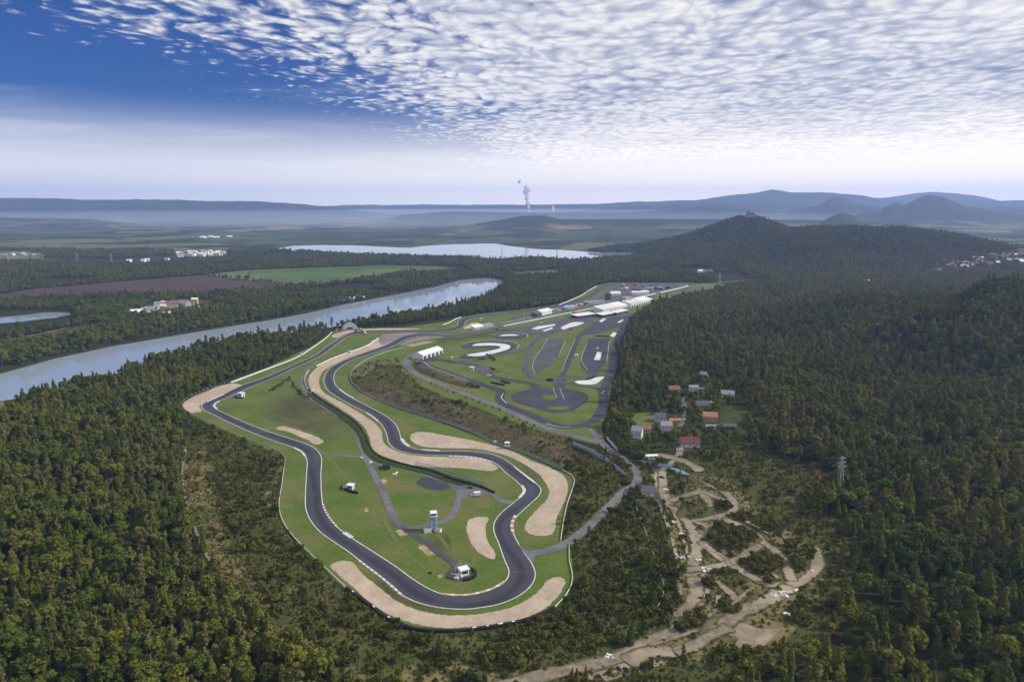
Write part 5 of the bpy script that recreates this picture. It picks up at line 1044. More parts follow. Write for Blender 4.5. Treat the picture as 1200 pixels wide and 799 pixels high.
for u, v, lb in ((10, 309, 'faint lattice pylon far left above the woods'), (51, 309, 'faint lattice pylon second from the left above the far woods'), (91, 309, 'faint lattice pylon third from the left above the far woods'), (131, 308, 'faint lattice pylon left of the white far farm'), (184, 300, 'faint lattice pylon left of the far white factory'), (653, 303, 'faint lattice pylon in front of the far lake'), (588, 302, 'faint lattice pylon at the near shore of the far lake'), (843, 337, 'thin lattice mast beside the country road')):
    pylon(G(u, v), 34, lb, group='far power pylons')
gm = G(1007, 270); pylon((gm[0], gm[1], hz(gm[0], gm[1])), 62, 'tall lattice radio mast on the broad wooded hill', 'radio_mast', arms=1)
def castle():
    x, y = 927, 2720; z = hz(x, y) - 1
    e = empty('castle', (x, y, z), 0.2, 'small stone castle with a tower on the conical hill', 'castle')
    MB().box((0, 0, 9), (13, 13, 22)).build('tower', M['castle_stone'], e); MB().cyl((0, 0, 20), (0, 0, 27), 8.5, 0.4, 8).build('spire', M['slate_roof'], e)
    MB().box((18, 4, 5), (24, 14, 12)).build('palace', M['castle_stone'], e); MB().prism([(6, 11), (30, 11), (18, 17)], -3, 11).build('roof', M['red_roof'], e)
    MB().box((-16, 2, 3.5), (20, 16, 9)).build('bailey_wall', M['castle_stone'], e)
castle()
def cluster(pts, wms, rms, lb, group, name='house', cat='house', size=(9, 14), hh=(3.5, 6)):
    for u, v in pts:
        w = random.uniform(*size); wm, rm = random.choice(wms), random.choice(rms); h = random.uniform(*hh)
        nmw = {'white_wall': 'white', 'cream_wall': 'cream', 'pink_wall': 'pink', 'tan_wall': 'tan', 'white_panel': 'white', 'grey_panel': 'grey', 'yellow_paint': 'yellow', 'blue_panel': 'pale blue'}[wm]
        nmr = {'red_roof': 'red', 'brown_roof': 'brown', 'grey_roof': 'grey', 'terracotta': 'orange', 'slate_roof': 'dark', 'white_panel': 'white', 'blue_paint': 'blue', 'white_fabric': 'white'}[rm]
        house(u, v, w, w * random.uniform(0.6, 0.8), random.uniform(-30, 30), h, h + w * 0.22, wm, rm, lb % (nmw, nmr), name, cat, group, windows=3)
def rows(u0, u1, vf, n, jit): return [(u0 + (u1 - u0) * (i + random.random()) / n, vf(u0 + (u1 - u0) * (i + 0.5) / n) + random.uniform(-jit, jit)) for i in range(n)]
HW, HR = ['white_wall', 'white_wall', 'cream_wall', 'pink_wall'], ['red_roof', 'brown_roof', 'grey_roof', 'white_panel', 'slate_roof']
cluster(rows(1098, 1200, lambda u: 315 - (u - 1098) * 0.10, 52, 6), HW, HR, 'far %s house with a %s roof in the town right of the wooded hill', 'town houses right of the hill', size=(13, 24), hh=(6, 11))
cluster(rows(1010, 1095, lambda u: 330 - (u - 1010) * 0.06, 12, 4), HW, HR, 'far %s house with a %s roof between the trees left of the town', 'houses left of the town', size=(10, 14), hh=(4, 7))
cluster(rows(768, 806, lambda u: 303 - (u - 768) * 0.15, 14, 5), HW, HR, 'tiny far %s house with a %s roof at the left foot of the castle hill', 'houses at the foot of the castle hill', size=(9, 14))
cluster([(821, 320), (826, 318.6), (834, 318)], ['white_wall'], ['white_panel', 'grey_roof', 'red_roof'], 'far %s house with a %s roof below the castle hill', 'white houses below the castle hill', size=(12, 16), hh=(5, 7))
cluster([(698, 327.6), (703, 326.6), (707, 327.4)], ['pink_wall', 'white_wall'], ['terracotta', 'red_roof'], 'far %s building with a %s roof in the wood behind the paddock', 'buildings behind the paddock', size=(14, 20), hh=(5, 7))
cluster(rows(206, 262, lambda u: 300 - (u - 206) * 0.05, 24, 2.4), ['white_panel', 'white_wall', 'cream_wall'], ['white_panel', 'grey_roof', 'red_roof', 'white_fabric'], 'far %s block with a %s roof in the factory beyond the fields', 'far factory beyond the fields', 'factory_block', 'building', (13, 24), (6, 11))
cluster([(150, 307), (167, 307), (172, 306), (195, 305)], ['white_panel'], ['white_panel', 'grey_roof'], 'far %s farm building with a %s roof above the woods', 'far farm buildings', 'farm_building', 'building', (10, 18), (5, 8))
cluster([(4, 301), (14, 299.5), (26, 299.5), (36, 299)], ['white_panel', 'grey_panel'], ['white_panel', 'grey_roof'], 'far %s hall with a %s roof at the left edge beyond the fields', 'far halls at the left edge', 'factory_hall', 'building', (14, 24), (4, 7))
cluster([(236, 279), (246, 278.4), (254, 279), (268, 278)], ['white_panel'], ['white_panel'], 'very far %s hall with a %s roof under the horizon haze', 'very far halls', 'factory_hall', 'building', (26, 44), (3, 4.5))
cluster([(160, 370), (170, 366), (177, 367)], ['white_panel', 'blue_panel'], ['grey_roof', 'white_panel'], '%s hall with a %s roof at the left of the lakeside works', 'lakeside works', 'works_hall', 'building', (12, 22), (5, 8))
cluster([(187, 362), (194, 360.5), (202, 361), (211, 360)], ['white_panel', 'grey_panel'], ['white_panel', 'grey_roof', 'brown_roof'], '%s hall with a %s roof in the middle of the lakeside works', 'lakeside works', 'works_hall', 'building', (16, 26), (6, 10))
cluster([(216, 357), (223, 358)], ['tan_wall'], ['brown_roof'], '%s building with a %s roof at the lakeside works', 'lakeside works', 'works_hall', 'building', (9, 13), (6, 9))
cluster([(228, 356.4), (191, 364)], ['yellow_paint'], ['white_panel'], '%s silo building with a %s roof at the lakeside works', 'lakeside works', 'works_hall', 'building', (9, 13), (7, 10))
cluster([(402, 352), (408, 350.6), (413, 351.4), (417, 349), (423, 349.4), (369, 341)], ['white_panel'], ['white_panel', 'grey_roof'], 'small far %s cabin with a %s roof on the opposite lake shore', 'lake shore cabins', 'cabin', 'cabin', (7, 12), (3, 4))
low = panel_fence([(184, 369.5), (205, 366), (236, 360.6), (249, 358)], 4.0, 12.0, 'white_panel', 'long white conveyor wall in front of the lakeside works', 'conveyor_wall', 'wall')

# ------------------------------------------------------------------ vegetation
def leaf_quads(centres, normals, sizes, rng):
    n = len(centres); nrm = normals + rng.normal(0, 0.36, (n, 3)); nrm /= np.linalg.norm(nrm, axis=1)[:, None] + 1e-9
    t = np.cross(nrm, rng.normal(0, 1, (n, 3))); t /= np.linalg.norm(t, axis=1)[:, None] + 1e-9; b = np.cross(nrm, t)
    s = sizes[:, None]; asp = rng.uniform(0.6, 1.0, (n, 1))
    V = np.stack([centres - t * s - b * s * asp * 0.7, centres + t * s * 0.9 - b * s * asp, centres + t * s * 1.1 + b * s * asp * 0.8, centres - t * s * 0.7 + b * s * asp], 1).reshape(-1, 3)
    Fq = np.arange(4 * n).reshape(-1, 4); return V, Fq
def crown_arrays(kind, seed):
    rng = np.random.default_rng(seed); C, Nn, S = [], [], []
    def blob(c, r, n, sz, flat=1.0):
        d = rng.normal(0, 1, (n, 3)); d /= np.linalg.norm(d, axis=1)[:, None]; d[:, 2] = np.where(d[:, 2] < -0.45, -d[:, 2] * 0.5, d[:, 2])
        rr = r * rng.uniform(0.72, 1.05, (n, 1)); C.append(np.array(c) + d * rr * np.array([1, 1, flat])); Nn.append(d); S.append(rng.uniform(0.7, 1.3, n) * sz)
    if kind == 'conifer':                                # 10 m, cone in whorls
        for k in range(15):
            z = 1.0 + 8.6 * k / 14; R = 2.0 * (1 - (k / 14.6)) ** 0.75 * rng.uniform(0.85, 1.12) + 0.10; n = int(10 + 22 * R / 1.8)
            a = rng.uniform(0, 6.283, n); q = R * rng.uniform(0.55, 1.05, n)
            C.append(np.stack([q * np.cos(a), q * np.sin(a), z - 0.28 * q + rng.uniform(-.25, .25, n)], 1)); Nn.append(np.stack([np.cos(a) * .7, np.sin(a) * .7, np.full(n, 0.7)], 1)); S.append(rng.uniform(0.26, 0.48, n) * (0.6 + 0.4 * R))
    elif kind == 'broad':                                # 9 m, round and lumpy
        blob((0, 0, 5.2), 1.9, 60, 0.50)
        for k in range(14):
            a, e = rng.uniform(0, 6.283), rng.uniform(-0.5, 1.2); q = 1.75 * math.cos(e); blob((q * math.cos(a), q * math.sin(a), 5.0 + 2.5 * math.sin(e)), rng.uniform(0.8, 1.3), 26, 0.38)
    elif kind == 'birch':                                # 11 m, tall loose oval
        for k in range(15):
            z = 3.2 + 7.2 * (k / 14); R = 1.5 * math.sin(math.pi * (0.16 + 0.80 * k / 14)) ** 0.8; a = rng.uniform(0, 6.283); q = R * rng.uniform(0.25, 0.75)
            blob((q * math.cos(a), q * math.sin(a), z), rng.uniform(0.6, 1.05), 22, 0.34, 1.25)
    elif kind == 'shrub':                                # 2.6 m
        for k in range(9):
            a = rng.uniform(0, 6.283); q = rng.uniform(0.1, 1.25); blob((q * math.cos(a), q * math.sin(a), 0.9 + rng.uniform(0, 0.9) * (1.3 - q * 0.7)), rng.uniform(0.55, 0.85), 22, 0.26)
    elif kind == 'tussock':
        n = 26; a = rng.uniform(0, 6.283, n); q = rng.uniform(0.1, 0.8, n); C.append(np.stack([q * np.cos(a), q * np.sin(a), 0.22 + 0.3 * rng.random(n)], 1)); Nn.append(np.stack([np.cos(a), np.sin(a), np.full(n, 0.8)], 1)); S.append(rng.uniform(0.16, 0.36, n))
    return leaf_quads(np.concatenate(C), np.concatenate(Nn), np.concatenate(S), rng)
def trunk_mb(kind, seed):
    r = random.Random(seed); mb = MB(); h = {'conifer': 9.2, 'broad': 5.6, 'birch': 9.0, 'shrub': 1.2, 'tussock': 0}[kind]
    if h == 0: return mb
    w = {'conifer': 0.16, 'broad': 0.24, 'birch': 0.15, 'shrub': 0.07}[kind]
    mb.cyl((0, 0, -0.6), (0.05, 0.03, h * 0.5), w, w * 0.7, 6); mb.cyl((0.05, 0.03, h * 0.5), (0, 0, h), w * 0.7, w * 0.2, 5)
    for k in range(5):
        a = r.uniform(0, 6.28); z = h * r.uniform(0.4, 0.85); l = (1.4 if kind != 'conifer' else 0.9) * (h / 8); mb.cyl((0.03, 0.02, z), (l * math.cos(a), l * math.sin(a), z + l * 0.6), w * 0.4, w * 0.12, 4)
    return mb
PROTO = {}
PCOL = bpy.data.collections.new('plant_forms')
def make_proto(key, kind, lm, bm_, seed):
    V, Fq = crown_arrays(kind, seed); tm = trunk_mb(kind, seed)
    cm = bpy.data.meshes.new('crown'); cm.from_pydata(V.tolist(), [], Fq.tolist()); cm.update(); cm.materials.append(M[lm])
    tr = tm.mesh('trunk'); tr.materials.append(M[bm_])
    nv = len(V); me = bpy.data.meshes.new('plant'); me.from_pydata(V.tolist() + tm.v, [], Fq.tolist() + [tuple(i + nv for i in f) for f in tm.f]); me.update()
    me.materials.append(M[lm]); me.materials.append(M[bm_]); mi = np.zeros(len(me.polygons), np.int32); mi[len(Fq):] = 1; me.polygons.foreach_set('material_index', mi)
    PROTO[key] = (cm, tr, me)
spec = [('conifer', 'conifer', 'leaf_conifer', 'bark', 3), ('broad', 'broad', 'leaf_broad', 'bark', 3), ('birch', 'birch', 'leaf_birch', 'bark_pale', 2), ('gold', 'broad', 'leaf_gold', 'bark', 1), ('lime', 'birch', 'leaf_sunlit', 'bark_pale', 1), ('linden', 'broad', 'leaf_sunlit', 'bark', 1), ('shrub', 'shrub', 'leaf_shrub', 'bark', 3), ('tussock', 'tussock', 'straw', 'bark', 2)]
KEYS = []
for nm, kind, lm, bk, cnt in spec:
    for i in range(cnt): make_proto((nm, i), kind, lm, bk, 100 + len(KEYS)); KEYS.append((nm, i))
for i, k in enumerate(KEYS):
    o = bpy.data.objects.new('form_%02d' % i, PROTO[k][2]); PCOL.objects.link(o)
KIDX = {}
for i, k in enumerate(KEYS): KIDX.setdefault(k[0], []).append(i)
def scatter_group():
    g = bpy.data.node_groups.new('scatter_plants', 'GeometryNodeTree')
    g.interface.new_socket('Geometry', in_out='INPUT', socket_type='NodeSocketGeometry'); g.interface.new_socket('Geometry', in_out='OUTPUT', socket_type='NodeSocketGeometry')
    n = NT(g); gi = n.add('NodeGroupInput'); go = n.add('NodeGroupOutput')
    ci = n.add('GeometryNodeCollectionInfo', transform_space='ORIGINAL'); ci.inputs['Collection'].default_value = PCOL; ci.inputs['Separate Children'].default_value = True; ci.inputs['Reset Children'].default_value = True
    def attr(nm, t): return n.add('GeometryNodeInputNamedAttribute', {'Name': nm}, data_type=t).outputs['Attribute']
    iop = n.add('GeometryNodeInstanceOnPoints', {'Points': gi.outputs[0], 'Instance': ci.outputs[0], 'Pick Instance': True, 'Instance Index': attr('form', 'INT'), 'Rotation': attr('spin', 'FLOAT_VECTOR'), 'Scale': attr('size', 'FLOAT_VECTOR')})
    n.l.new(iop.outputs[0], go.inputs[0]); return g
SG = scatter_group()
def scatter(name, pts, forms, sizes, label, cat):
    n = len(pts)
    if n == 0: return
    me = bpy.data.meshes.new(name); me.vertices.add(n); me.vertices.foreach_set('co', np.asarray(pts, np.float32).ravel())
    a = me.attributes.new('form', 'INT', 'POINT'); a.data.foreach_set('value', np.asarray(forms, np.int32))
    sp = np.zeros((n, 3), np.float32); sp[:, 0] = RNG.normal(0, 0.04, n); sp[:, 1] = RNG.normal(0, 0.04, n); sp[:, 2] = RNG.uniform(0, 6.283, n)
    a = me.attributes.new('spin', 'FLOAT_VECTOR', 'POINT'); a.data.foreach_set('vector', sp.ravel())
    a = me.attributes.new('size', 'FLOAT_VECTOR', 'POINT'); a.data.foreach_set('vector', np.asarray(sizes, np.float32).ravel())
    o = bpy.data.objects.new(name, me); COL.objects.link(o); md = o.modifiers.new('scatter', 'NODES'); md.node_group = SG
    tag(o, label, cat, None, 'stuff')
def grid(x0, x1, y0, y1, step, jit=0.42):
    gx, gy = np.meshgrid(np.arange(x0, x1, step), np.arange(y0, y1, step)); gx = gx.ravel() + RNG.uniform(-jit, jit, gx.size) * step; gy = gy.ravel() + RNG.uniform(-jit, jit, gy.size) * step
    return gx, gy
def view(x, y):
    z = H(x, y); z = z + BH(x, y); u, v, d = proj(x, y, z); return z, u, v, d
def any_in(u, v, polys):
    r = np.zeros(len(u), bool)
    for p in polys: r |= inpoly(u, v, p)
    return r
def patchy(x, y, w, seed): return 0.5 + 0.5 * np.clip(sines(x, y, w, seed), -1, 1)
def choose(n, table, noise=None):
    # table: list of (key, weight); returns form index and key index
    w = np.array([t[1] for t in table], float); w /= w.sum(); k = RNG.choice(len(table), n, p=w)
    f = np.array([RNG.choice(KIDX[table[i][0]]) for i in k], np.int32) if n else np.zeros(0, np.int32); return f, k
def sizes_of(n, base, var, slim=0.12):
    s = base * RNG.lognormal(0, var, n); return np.stack([s * RNG.uniform(1 - slim, 1 + slim, n), s * RNG.uniform(1 - slim, 1 + slim, n), s * RNG.uniform(1 - slim, 1 + slim * 1.3, n)], 1)
TREES = []                                               # (x,y,z,form,size,zone)
def collect(x, y, z, form, size, zone):
    size = np.minimum(size, 2.0); TREES.append((np.stack([x, y, z], 1), form, size, np.full(len(x), zone)))
WATERS = [LAKE_PX, LAKE2_PX, POND_PX]
ROADS_NEAR = [ROAD_L]
# 1. dense young wood left of the circuit
FL = [(-400, 640), (-250, 545), (0, 473), (65, 461), (130, 442), (195, 420), (260, 404), (360, 390), (410, 382), (460, 373), (510, 365), (560, 353), (580, 343), (594, 333), (640, 326), (690, 331), (697, 333), (680, 343), (652, 354), (596, 363), (520, 374), (470, 381), (430, 383), (385, 386), (362, 405), (312, 429), (268, 445), (220, 463), (209, 474), (220, 491), (216, 500), (214, 525), (211, 565), (226, 615), (256, 680), (276, 710), (316, 752), (393, 787), (398, 850), (398, 1100), (-500, 1100)]
x, y = grid(-560, 330, 215, 1700, 4.8); z, u, v, d = view(x, y)
k = inpoly(u, v, FL) & (u > -130) & (d > 200) & ~any_in(u, v, [CLEARING]) & (y < 1000) & (H(x, y) > -3.2)
x, y, z = x[k], y[k], z[k]; pn = patchy(x, y, 70, 21); pk = patchy(x, y, 120, 22); keep = (RNG.random(len(x)) < 0.92) & (patchy(x, y, 55, 23) > 0.10)
x, y, z, pn, pk = x[keep], y[keep], z[keep], pn[keep], pk[keep]
f1, _ = choose(len(x), [('conifer', 0.42), ('broad', 0.40), ('birch', 0.16), ('gold', 0.016)]); f2, _ = choose(len(x), [('conifer', 0.06), ('broad', 0.62), ('birch', 0.26), ('gold', 0.03), ('shrub', 0.05)])
form = np.where(pk > RNG.random(len(x)) * 0.8 + 0.1, f1, f2); S = sizes_of(len(x), 0.98, 0.28) * (0.62 + 0.50 * pn + 0.25 * patchy(x, y, 150, 24))[:, None] * np.array([1.1, 1.1, 1.0])
collect(x, y, z, form, S, 0)
# far end of the same strip, seen small
x, y = grid(-560, 420, 1000, 2000, 6.0); z, u, v, d = view(x, y); k = inpoly(u, v, FL) & (H(x, y) > -3.2)
x, y, z = x[k], y[k], z[k]; form, _ = choose(len(x), [('broad', 0.6), ('birch', 0.25), ('conifer', 0.15)]); collect(x, y, z, form, sizes_of(len(x), 1.15, 0.2), 1)
# 2. wood on the right slope
x, y = grid(60, 1050, 215, 1120, 6.6); z, u, v, d = view(x, y)
wood = np.where((v > 372) & (v < 506), u > np.interp(v, [372, 384, 400, 425, 448, 478, 500], [746, 737, 731, 728, 725, 719, 712]), (x > XB(y) + 3) | ((u > 860) & (v > 500)))
k = wood & (u < 1330) & (u > 640) & ~any_in(u, v, [OPEN_R, VILLAGE, CIRCUIT, SCRUB_L]) & (d > 200)
x, y, z, u, v = x[k], y[k], z[k], u[k], v[k]; pn = patchy(x, y, 110, 31); pk = patchy(x, y, 150, 32)
path = np.abs(sines(x, y, 420, 33)) < 0.010; keep = (RNG.random(len(x)) < 0.95) & ~path & (patchy(x, y, 80, 36) > 0.08); x, y, z, u, v, pn, pk = (q[keep] for q in (x, y, z, u, v, pn, pk))
f1, _ = choose(len(x), [('conifer', 0.60), ('broad', 0.28), ('birch', 0.10), ('gold', 0.006)]); f2, _ = choose(len(x), [('broad', 0.44), ('birch', 0.38), ('conifer', 0.04), ('lime', 0.08), ('linden', 0.05), ('gold', 0.006)])
near = np.clip((470 - y) / 160, 0, 1)
form = np.where(near * 0.8 + 0.12 * pk > RNG.random(len(x)), f1, f2); S = np.array([1.18, 1.18, 1.0]) * sizes_of(len(x), 1.22, 0.28) * (0.75 + 0.55 * pn)[:, None] * np.where(near > 0.5, 0.88, 1.0)[:, None]
collect(x, y, z, form, S, 2)
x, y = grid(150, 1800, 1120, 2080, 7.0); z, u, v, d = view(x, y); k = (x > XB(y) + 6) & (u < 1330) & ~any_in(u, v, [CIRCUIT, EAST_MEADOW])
x, y, z = x[k], y[k], z[k]; pn = patchy(x, y, 160, 35); form, _ = choose(len(x), [('broad', 0.18), ('birch', 0.17), ('lime', 0.25), ('linden', 0.30), ('gold', 0.10)]); collect(x, y, z, form, sizes_of(len(x), 1.0, 0.24) * (0.8 + 0.45 * pn)[:, None] * np.array([1.35, 1.35, 1.0]), 3)  # pale and gold forms put the shoulder's sunlight into the leaf colour
# 3. village gardens
x, y = grid(60, 330, 480, 800, 6.0); z, u, v, d = view(x, y); k = inpoly(u, v, VILLAGE)
hp = np.array([P(a, b)[:2] for a, b in ((832, 491), (774, 491), (745, 510), (781, 501), (808, 520), (791, 494), (791, 458), (813, 456), (852, 463), (820, 476), (824, 440), (833, 500), (855, 501), (758, 505), (822, 456))])
vl = np.array([P(a, b)[:2] for a, b in ((797, 500), (799, 494), (801, 488), (801.5, 482), (802, 476), (802, 470), (803, 462), (803, 456), (806, 450), (808, 447), (814, 444), (820, 441))])
dm = np.min(np.hypot(x[:, None] - hp[:, 0], y[:, None] - hp[:, 1]), 1); dl = np.min(np.hypot(x[:, None] - vl[:, 0], y[:, None] - vl[:, 1]), 1)
front = np.min(np.where((np.abs(x[:, None] - hp[:, 0]) < 9) & (y[:, None] < hp[:, 1]) & (y[:, None] > hp[:, 1] - 26), 0, 1), 1) > 0
k &= (dm > 8) & (dl > 5) & front & ~any_in(u, v, [[(735, 487), (762, 481), (768, 497), (748, 504)], [(846, 478), (872, 476), (886, 492), (882, 506), (842, 500)]]) & (RNG.random(len(x)) < 0.85)
x, y, z = x[k], y[k], z[k]; form, _ = choose(len(x), [('broad', 0.75), ('conifer', 0.08), ('shrub', 0.14), ('gold', 0.03)]); collect(x, y, z, form, sizes_of(len(x), 0.95, 0.22), 4)
# belt of trees between kart area, fence and access road
BELT = [(704, 502), (716, 498), (738, 520), (760, 532), (770, 538), (748, 541), (735, 535), (724, 529)]
x, y = grid(20, 220, 430, 700, 5.0); z, u, v, d = view(x, y); k = inpoly(u, v, BELT) & (RNG.random(len(x)) < 0.8); x, y, z = x[k], y[k], z[k]
form, _ = choose(len(x), [('broad', 0.8), ('birch', 0.2)]); collect(x, y, z, form, sizes_of(len(x), 0.85, 0.18), 4)
# 4. woods beyond the lake, round the fields
x, y = grid(-2700, 1100, 800, 3000, 8.6); z, u, v, d = view(x, y)
k = (u > -120) & (u < 1300) & (v < 470) & (H(x, y) > -3.2) & ~any_in(u, v, WATERS + [FL, CIRCUIT, [(-130, 364), (90, 363), (92, 377), (40, 386), (-130, 394)], [(-60, 309), (-60, 294), (50, 294), (50, 303), (140, 303), (205, 300), (203, 293), (268, 293), (272, 304), (200, 311), (140, 311), (60, 307)], BROWN, GREEN, MEADOW, INDUSTRY, ROAD_L, EAST_MEADOW, SANDBANK]) & (x < XB(y) - 5) & ((v < 440 - 0.19 * u) | (u > 590))
pw = patchy(x, y, 500, 41); k &= (pw > 0.22) | (d < 1500)
x, y, z = x[k], y[k], z[k]; pn = patchy(x, y, 240, 42); form, _ = choose(len(x), [('broad', 0.7), ('birch', 0.18), ('conifer', 0.1), ('gold', 0.012)]); collect(x, y, z, form, sizes_of(len(x), 1.08, 0.24) * (0.75 + 0.5 * pn)[:, None] * np.array([1.45, 1.45, 1.0]), 5)
# 5. castle hill and its neighbour
x, y = grid(300, 2500, 2080, 3200, 11.0); z, u, v, d = view(x, y); k = (u < 1300) & ((z > 3) | (patchy(x, y, 300, 51) > 0.45)) & ~any_in(u, v, WATERS + [EAST_MEADOW, [(1085, 325), (1095, 306), (1150, 297), (1200, 292), (1300, 285), (1300, 320), (1200, 318), (1120, 325)]]) & (np.hypot(x - 927, y - 2720) > 30)
x, y, z = x[k], y[k], z[k]; form, _ = choose(len(x), [('broad', 0.8), ('birch', 0.15), ('conifer', 0.05)]); collect(x, y, z, form, sizes_of(len(x), 1.25, 0.22) * np.array([1.5, 1.5, 1.0]), 6)
# 6. shrubs, young trees and dry grass on the open land
DTP = [np.array([p[:2] for p in catmull(PL(q), False, 4)]) for q, w in DT]
RDP = np.concatenate(DTP + [np.array([p[:2] for p in catmull(PL([(630, 647.3), (666, 635.3), (698.8, 608.5), (730, 577), (748, 561), (747, 554.5), (728.8, 536.5), (702, 514)]), False, 8)])])
def road_dist(x, y): return np.min(np.hypot(x[:, None] - RDP[:, 0], y[:, None] - RDP[:, 1]), 1)
SAND = [[(819, 719), (853, 722), (893, 735), (922, 729), (896, 758), (880, 766), (858, 760), (845, 744), (824, 750), (812, 738)], [(795, 662), (838, 666), (828, 682), (822, 698), (798, 682)], [(766, 548), (780, 548), (788, 588), (768, 590)]]
SHR = []
def open_land(poly, x0, x1, y0, y1, step, seed, dens, treep):
    x, y = grid(x0, x1, y0, y1, step); z, u, v, d = view(x, y); k = inpoly(u, v, poly) & (d > 200) & ~any_in(u, v, SAND); x, y, z, u, v = x[k], y[k], z[k], u[k], v[k]
    k = road_dist(x, y) > 4.2; x, y, z, u, v = x[k], y[k], z[k], u[k], v[k]
    pn = patchy(x, y, 42, seed); pb = patchy(x, y, 110, seed + 1); de = dens(u, v)
    k = RNG.random(len(x)) < de * np.clip(0.25 + 1.1 * pn, 0, 1); x, y, z, pn, pb = x[k], y[k], z[k], pn[k], pb[k]
    isT = RNG.random(len(x)) < treep * np.clip(pb * 1.6 - 0.2, 0, 1)
    fs, _ = choose(len(x), [('shrub', 1.0)]); ft, _ = choose(len(x), [('broad', 0.55), ('birch', 0.25), ('conifer', 0.2)])
    S = np.where(isT[:, None], sizes_of(len(x), 0.48, 0.25), sizes_of(len(x), 0.80, 0.40)); SHR.append((np.stack([x, y, z], 1), np.where(isT, ft, fs), S, isT))
bushy = [(672, 650), (745, 578), (795, 640), (795, 720), (740, 750), (640, 770), (560, 760), (640, 728), (676, 690)]
open_land(SCRUB_L, -320, 160, 215, 620, 2.7, 61, lambda u, v: np.where(inpoly(u, v, bushy), 0.85, np.where((u < 300) & (v > 520) & (np.abs(u - (222 + np.clip(v - 560, 0, 400) * 0.42)) < 22), 0.12, 0.55)), 0.16)
open_land(OPEN_R, 20, 330, 215, 640, 3.0, 63, lambda u, v: np.where((v > 590) & (u < 785), 0.72, np.where(u > 930, 0.50, np.where((u > 785) & (v > 552), 0.20, 0.40))), 0.30)
open_land(DRYBANK, -180, 120, 420, 1000, 3.6, 65, lambda u, v: np.where(u > 660, 0.30, 0.12), 0.0)
# marked dark bushes on mounds and beside the sand
for cu, cv, n, r, s in ((858, 628, 60, 12, 1.0), (893, 662, 36, 9, 1.0), (935, 645, 26, 7, 1.2), (902, 618, 24, 7, 1.0), (868, 606, 20, 6, 1.0), (816, 728, 9, 3.5, 1.5), (834, 685, 6, 2.5, 1.6), (790, 672, 9, 4, 1.7), (800, 738, 5, 2.2, 1.4), (870, 776, 40, 10, 1.3), (852, 712, 12, 4, 1.0), (774, 712, 9, 4, 1.3), (905, 682, 6, 3, 1.1), (942, 728, 5, 2.4, 1.4), (732, 566, 10, 3.5, 1.2), (728, 548, 22, 6, 1.1), (850, 594, 14, 5, 1.0), (720, 540, 16, 5, 1.1)):
    c = P(cu, cv); a = RNG.uniform(0, 6.283, n); q = r * np.sqrt(RNG.random(n)); x, y = c[0] + q * np.cos(a) * 1.25, c[1] + q * np.sin(a); fs, _ = choose(n, [('shrub', 0.8), ('broad', 0.2)])
    S = sizes_of(n, 1.0, 0.22) * s; S[np.isin(fs, KIDX['broad'])] *= 0.34; SHR.append((np.stack([x, y, H(x, y) + BH(x, y)], 1), fs, S, np.zeros(n, bool)))
# infield bushes: hedges beside the service road, below the marquee and on the kart mounds
for line, n, s, sp in (([(340, 443), (325, 453), (317, 459)], 26, 0.75, 1.8), ([(343, 446), (345, 453), (352, 460), (362, 468)], 26, 0.8, 2.2), ([(486, 424), (500, 436), (530, 447), (562, 455)], 80, 0.85, 3.5), ([(561, 422), (575, 419.5), (580, 423)], 20, 0.8, 2.5), ([(574, 431), (584, 436)], 10, 0.6, 1.5), ([(464, 420), (468, 428), (472, 433)], 12, 1.1, 1.5), ([(748, 341), (785, 338.5)], 18, 2.0, 4)):
    c = catmull(PL(line), False, 6); idx = RNG.uniform(0, len(c) - 1.001, n); px_ = np.array([[(c[int(i)] * (1 - i % 1) + c[int(i) + 1] * (i % 1))[k] for k in range(2)] for i in idx]) + RNG.normal(0, sp * 0.5, (n, 2)); fs, _ = choose(n, [('shrub', 1.0)])
    SHR.append((np.stack([px_[:, 0], px_[:, 1], np.zeros(n)], 1), fs, sizes_of(n, s, 0.22), np.zeros(n, bool)))
def plant(kind, key, loc, size, rz, label, cat, group):
    cm, tr, me = PROTO[key]; e = empty(kind, loc, rz, label, cat, group); e.scale = size
    link('trunk', tr, None, e); link('crown', cm, None, e)
# the row of small trees along the perimeter road
rowc = catmull(PL([(p[0] - 3, p[1] + 4.5) for p in PERIM[2:10]]), False, 6)
for i, (x, y, a) in enumerate(along(rowc, 11.0)):
    if random.random() < 0.8:
        s = random.uniform(0.28, 0.5); plant('small_tree', ('broad', i % 3), (x, y, 0), (s, s, s), random.uniform(0, 6), 'small round tree in the row along the perimeter road', 'tree', 'row of small trees beside the perimeter road')
TP = np.concatenate([t[0] for t in TREES]); TF = np.concatenate([t[1] for t in TREES]); TS = np.concatenate([t[2] for t in TREES]); TZ = np.concatenate([t[3] for t in TREES])
SPt = np.concatenate([t[0] for t in SHR]); SFm = np.concatenate([t[1] for t in SHR]); SS = np.concatenate([t[2] for t in SHR])
def biggest(Pt, Sz, n, hh):
    u, v, d = proj(Pt[:, 0], Pt[:, 1], Pt[:, 2] + hh * 0.5 * Sz[:, 2]); ut, vt, dt = proj(Pt[:, 0], Pt[:, 1], Pt[:, 2] + hh * Sz[:, 2])
    s = Sz[:, 2] * hh / d; s[(u < 4) | (u > 1196) | (v > 792)] = -1; return np.argsort(-s)[:n]
bt = biggest(TP, TS, 300, 10.0)
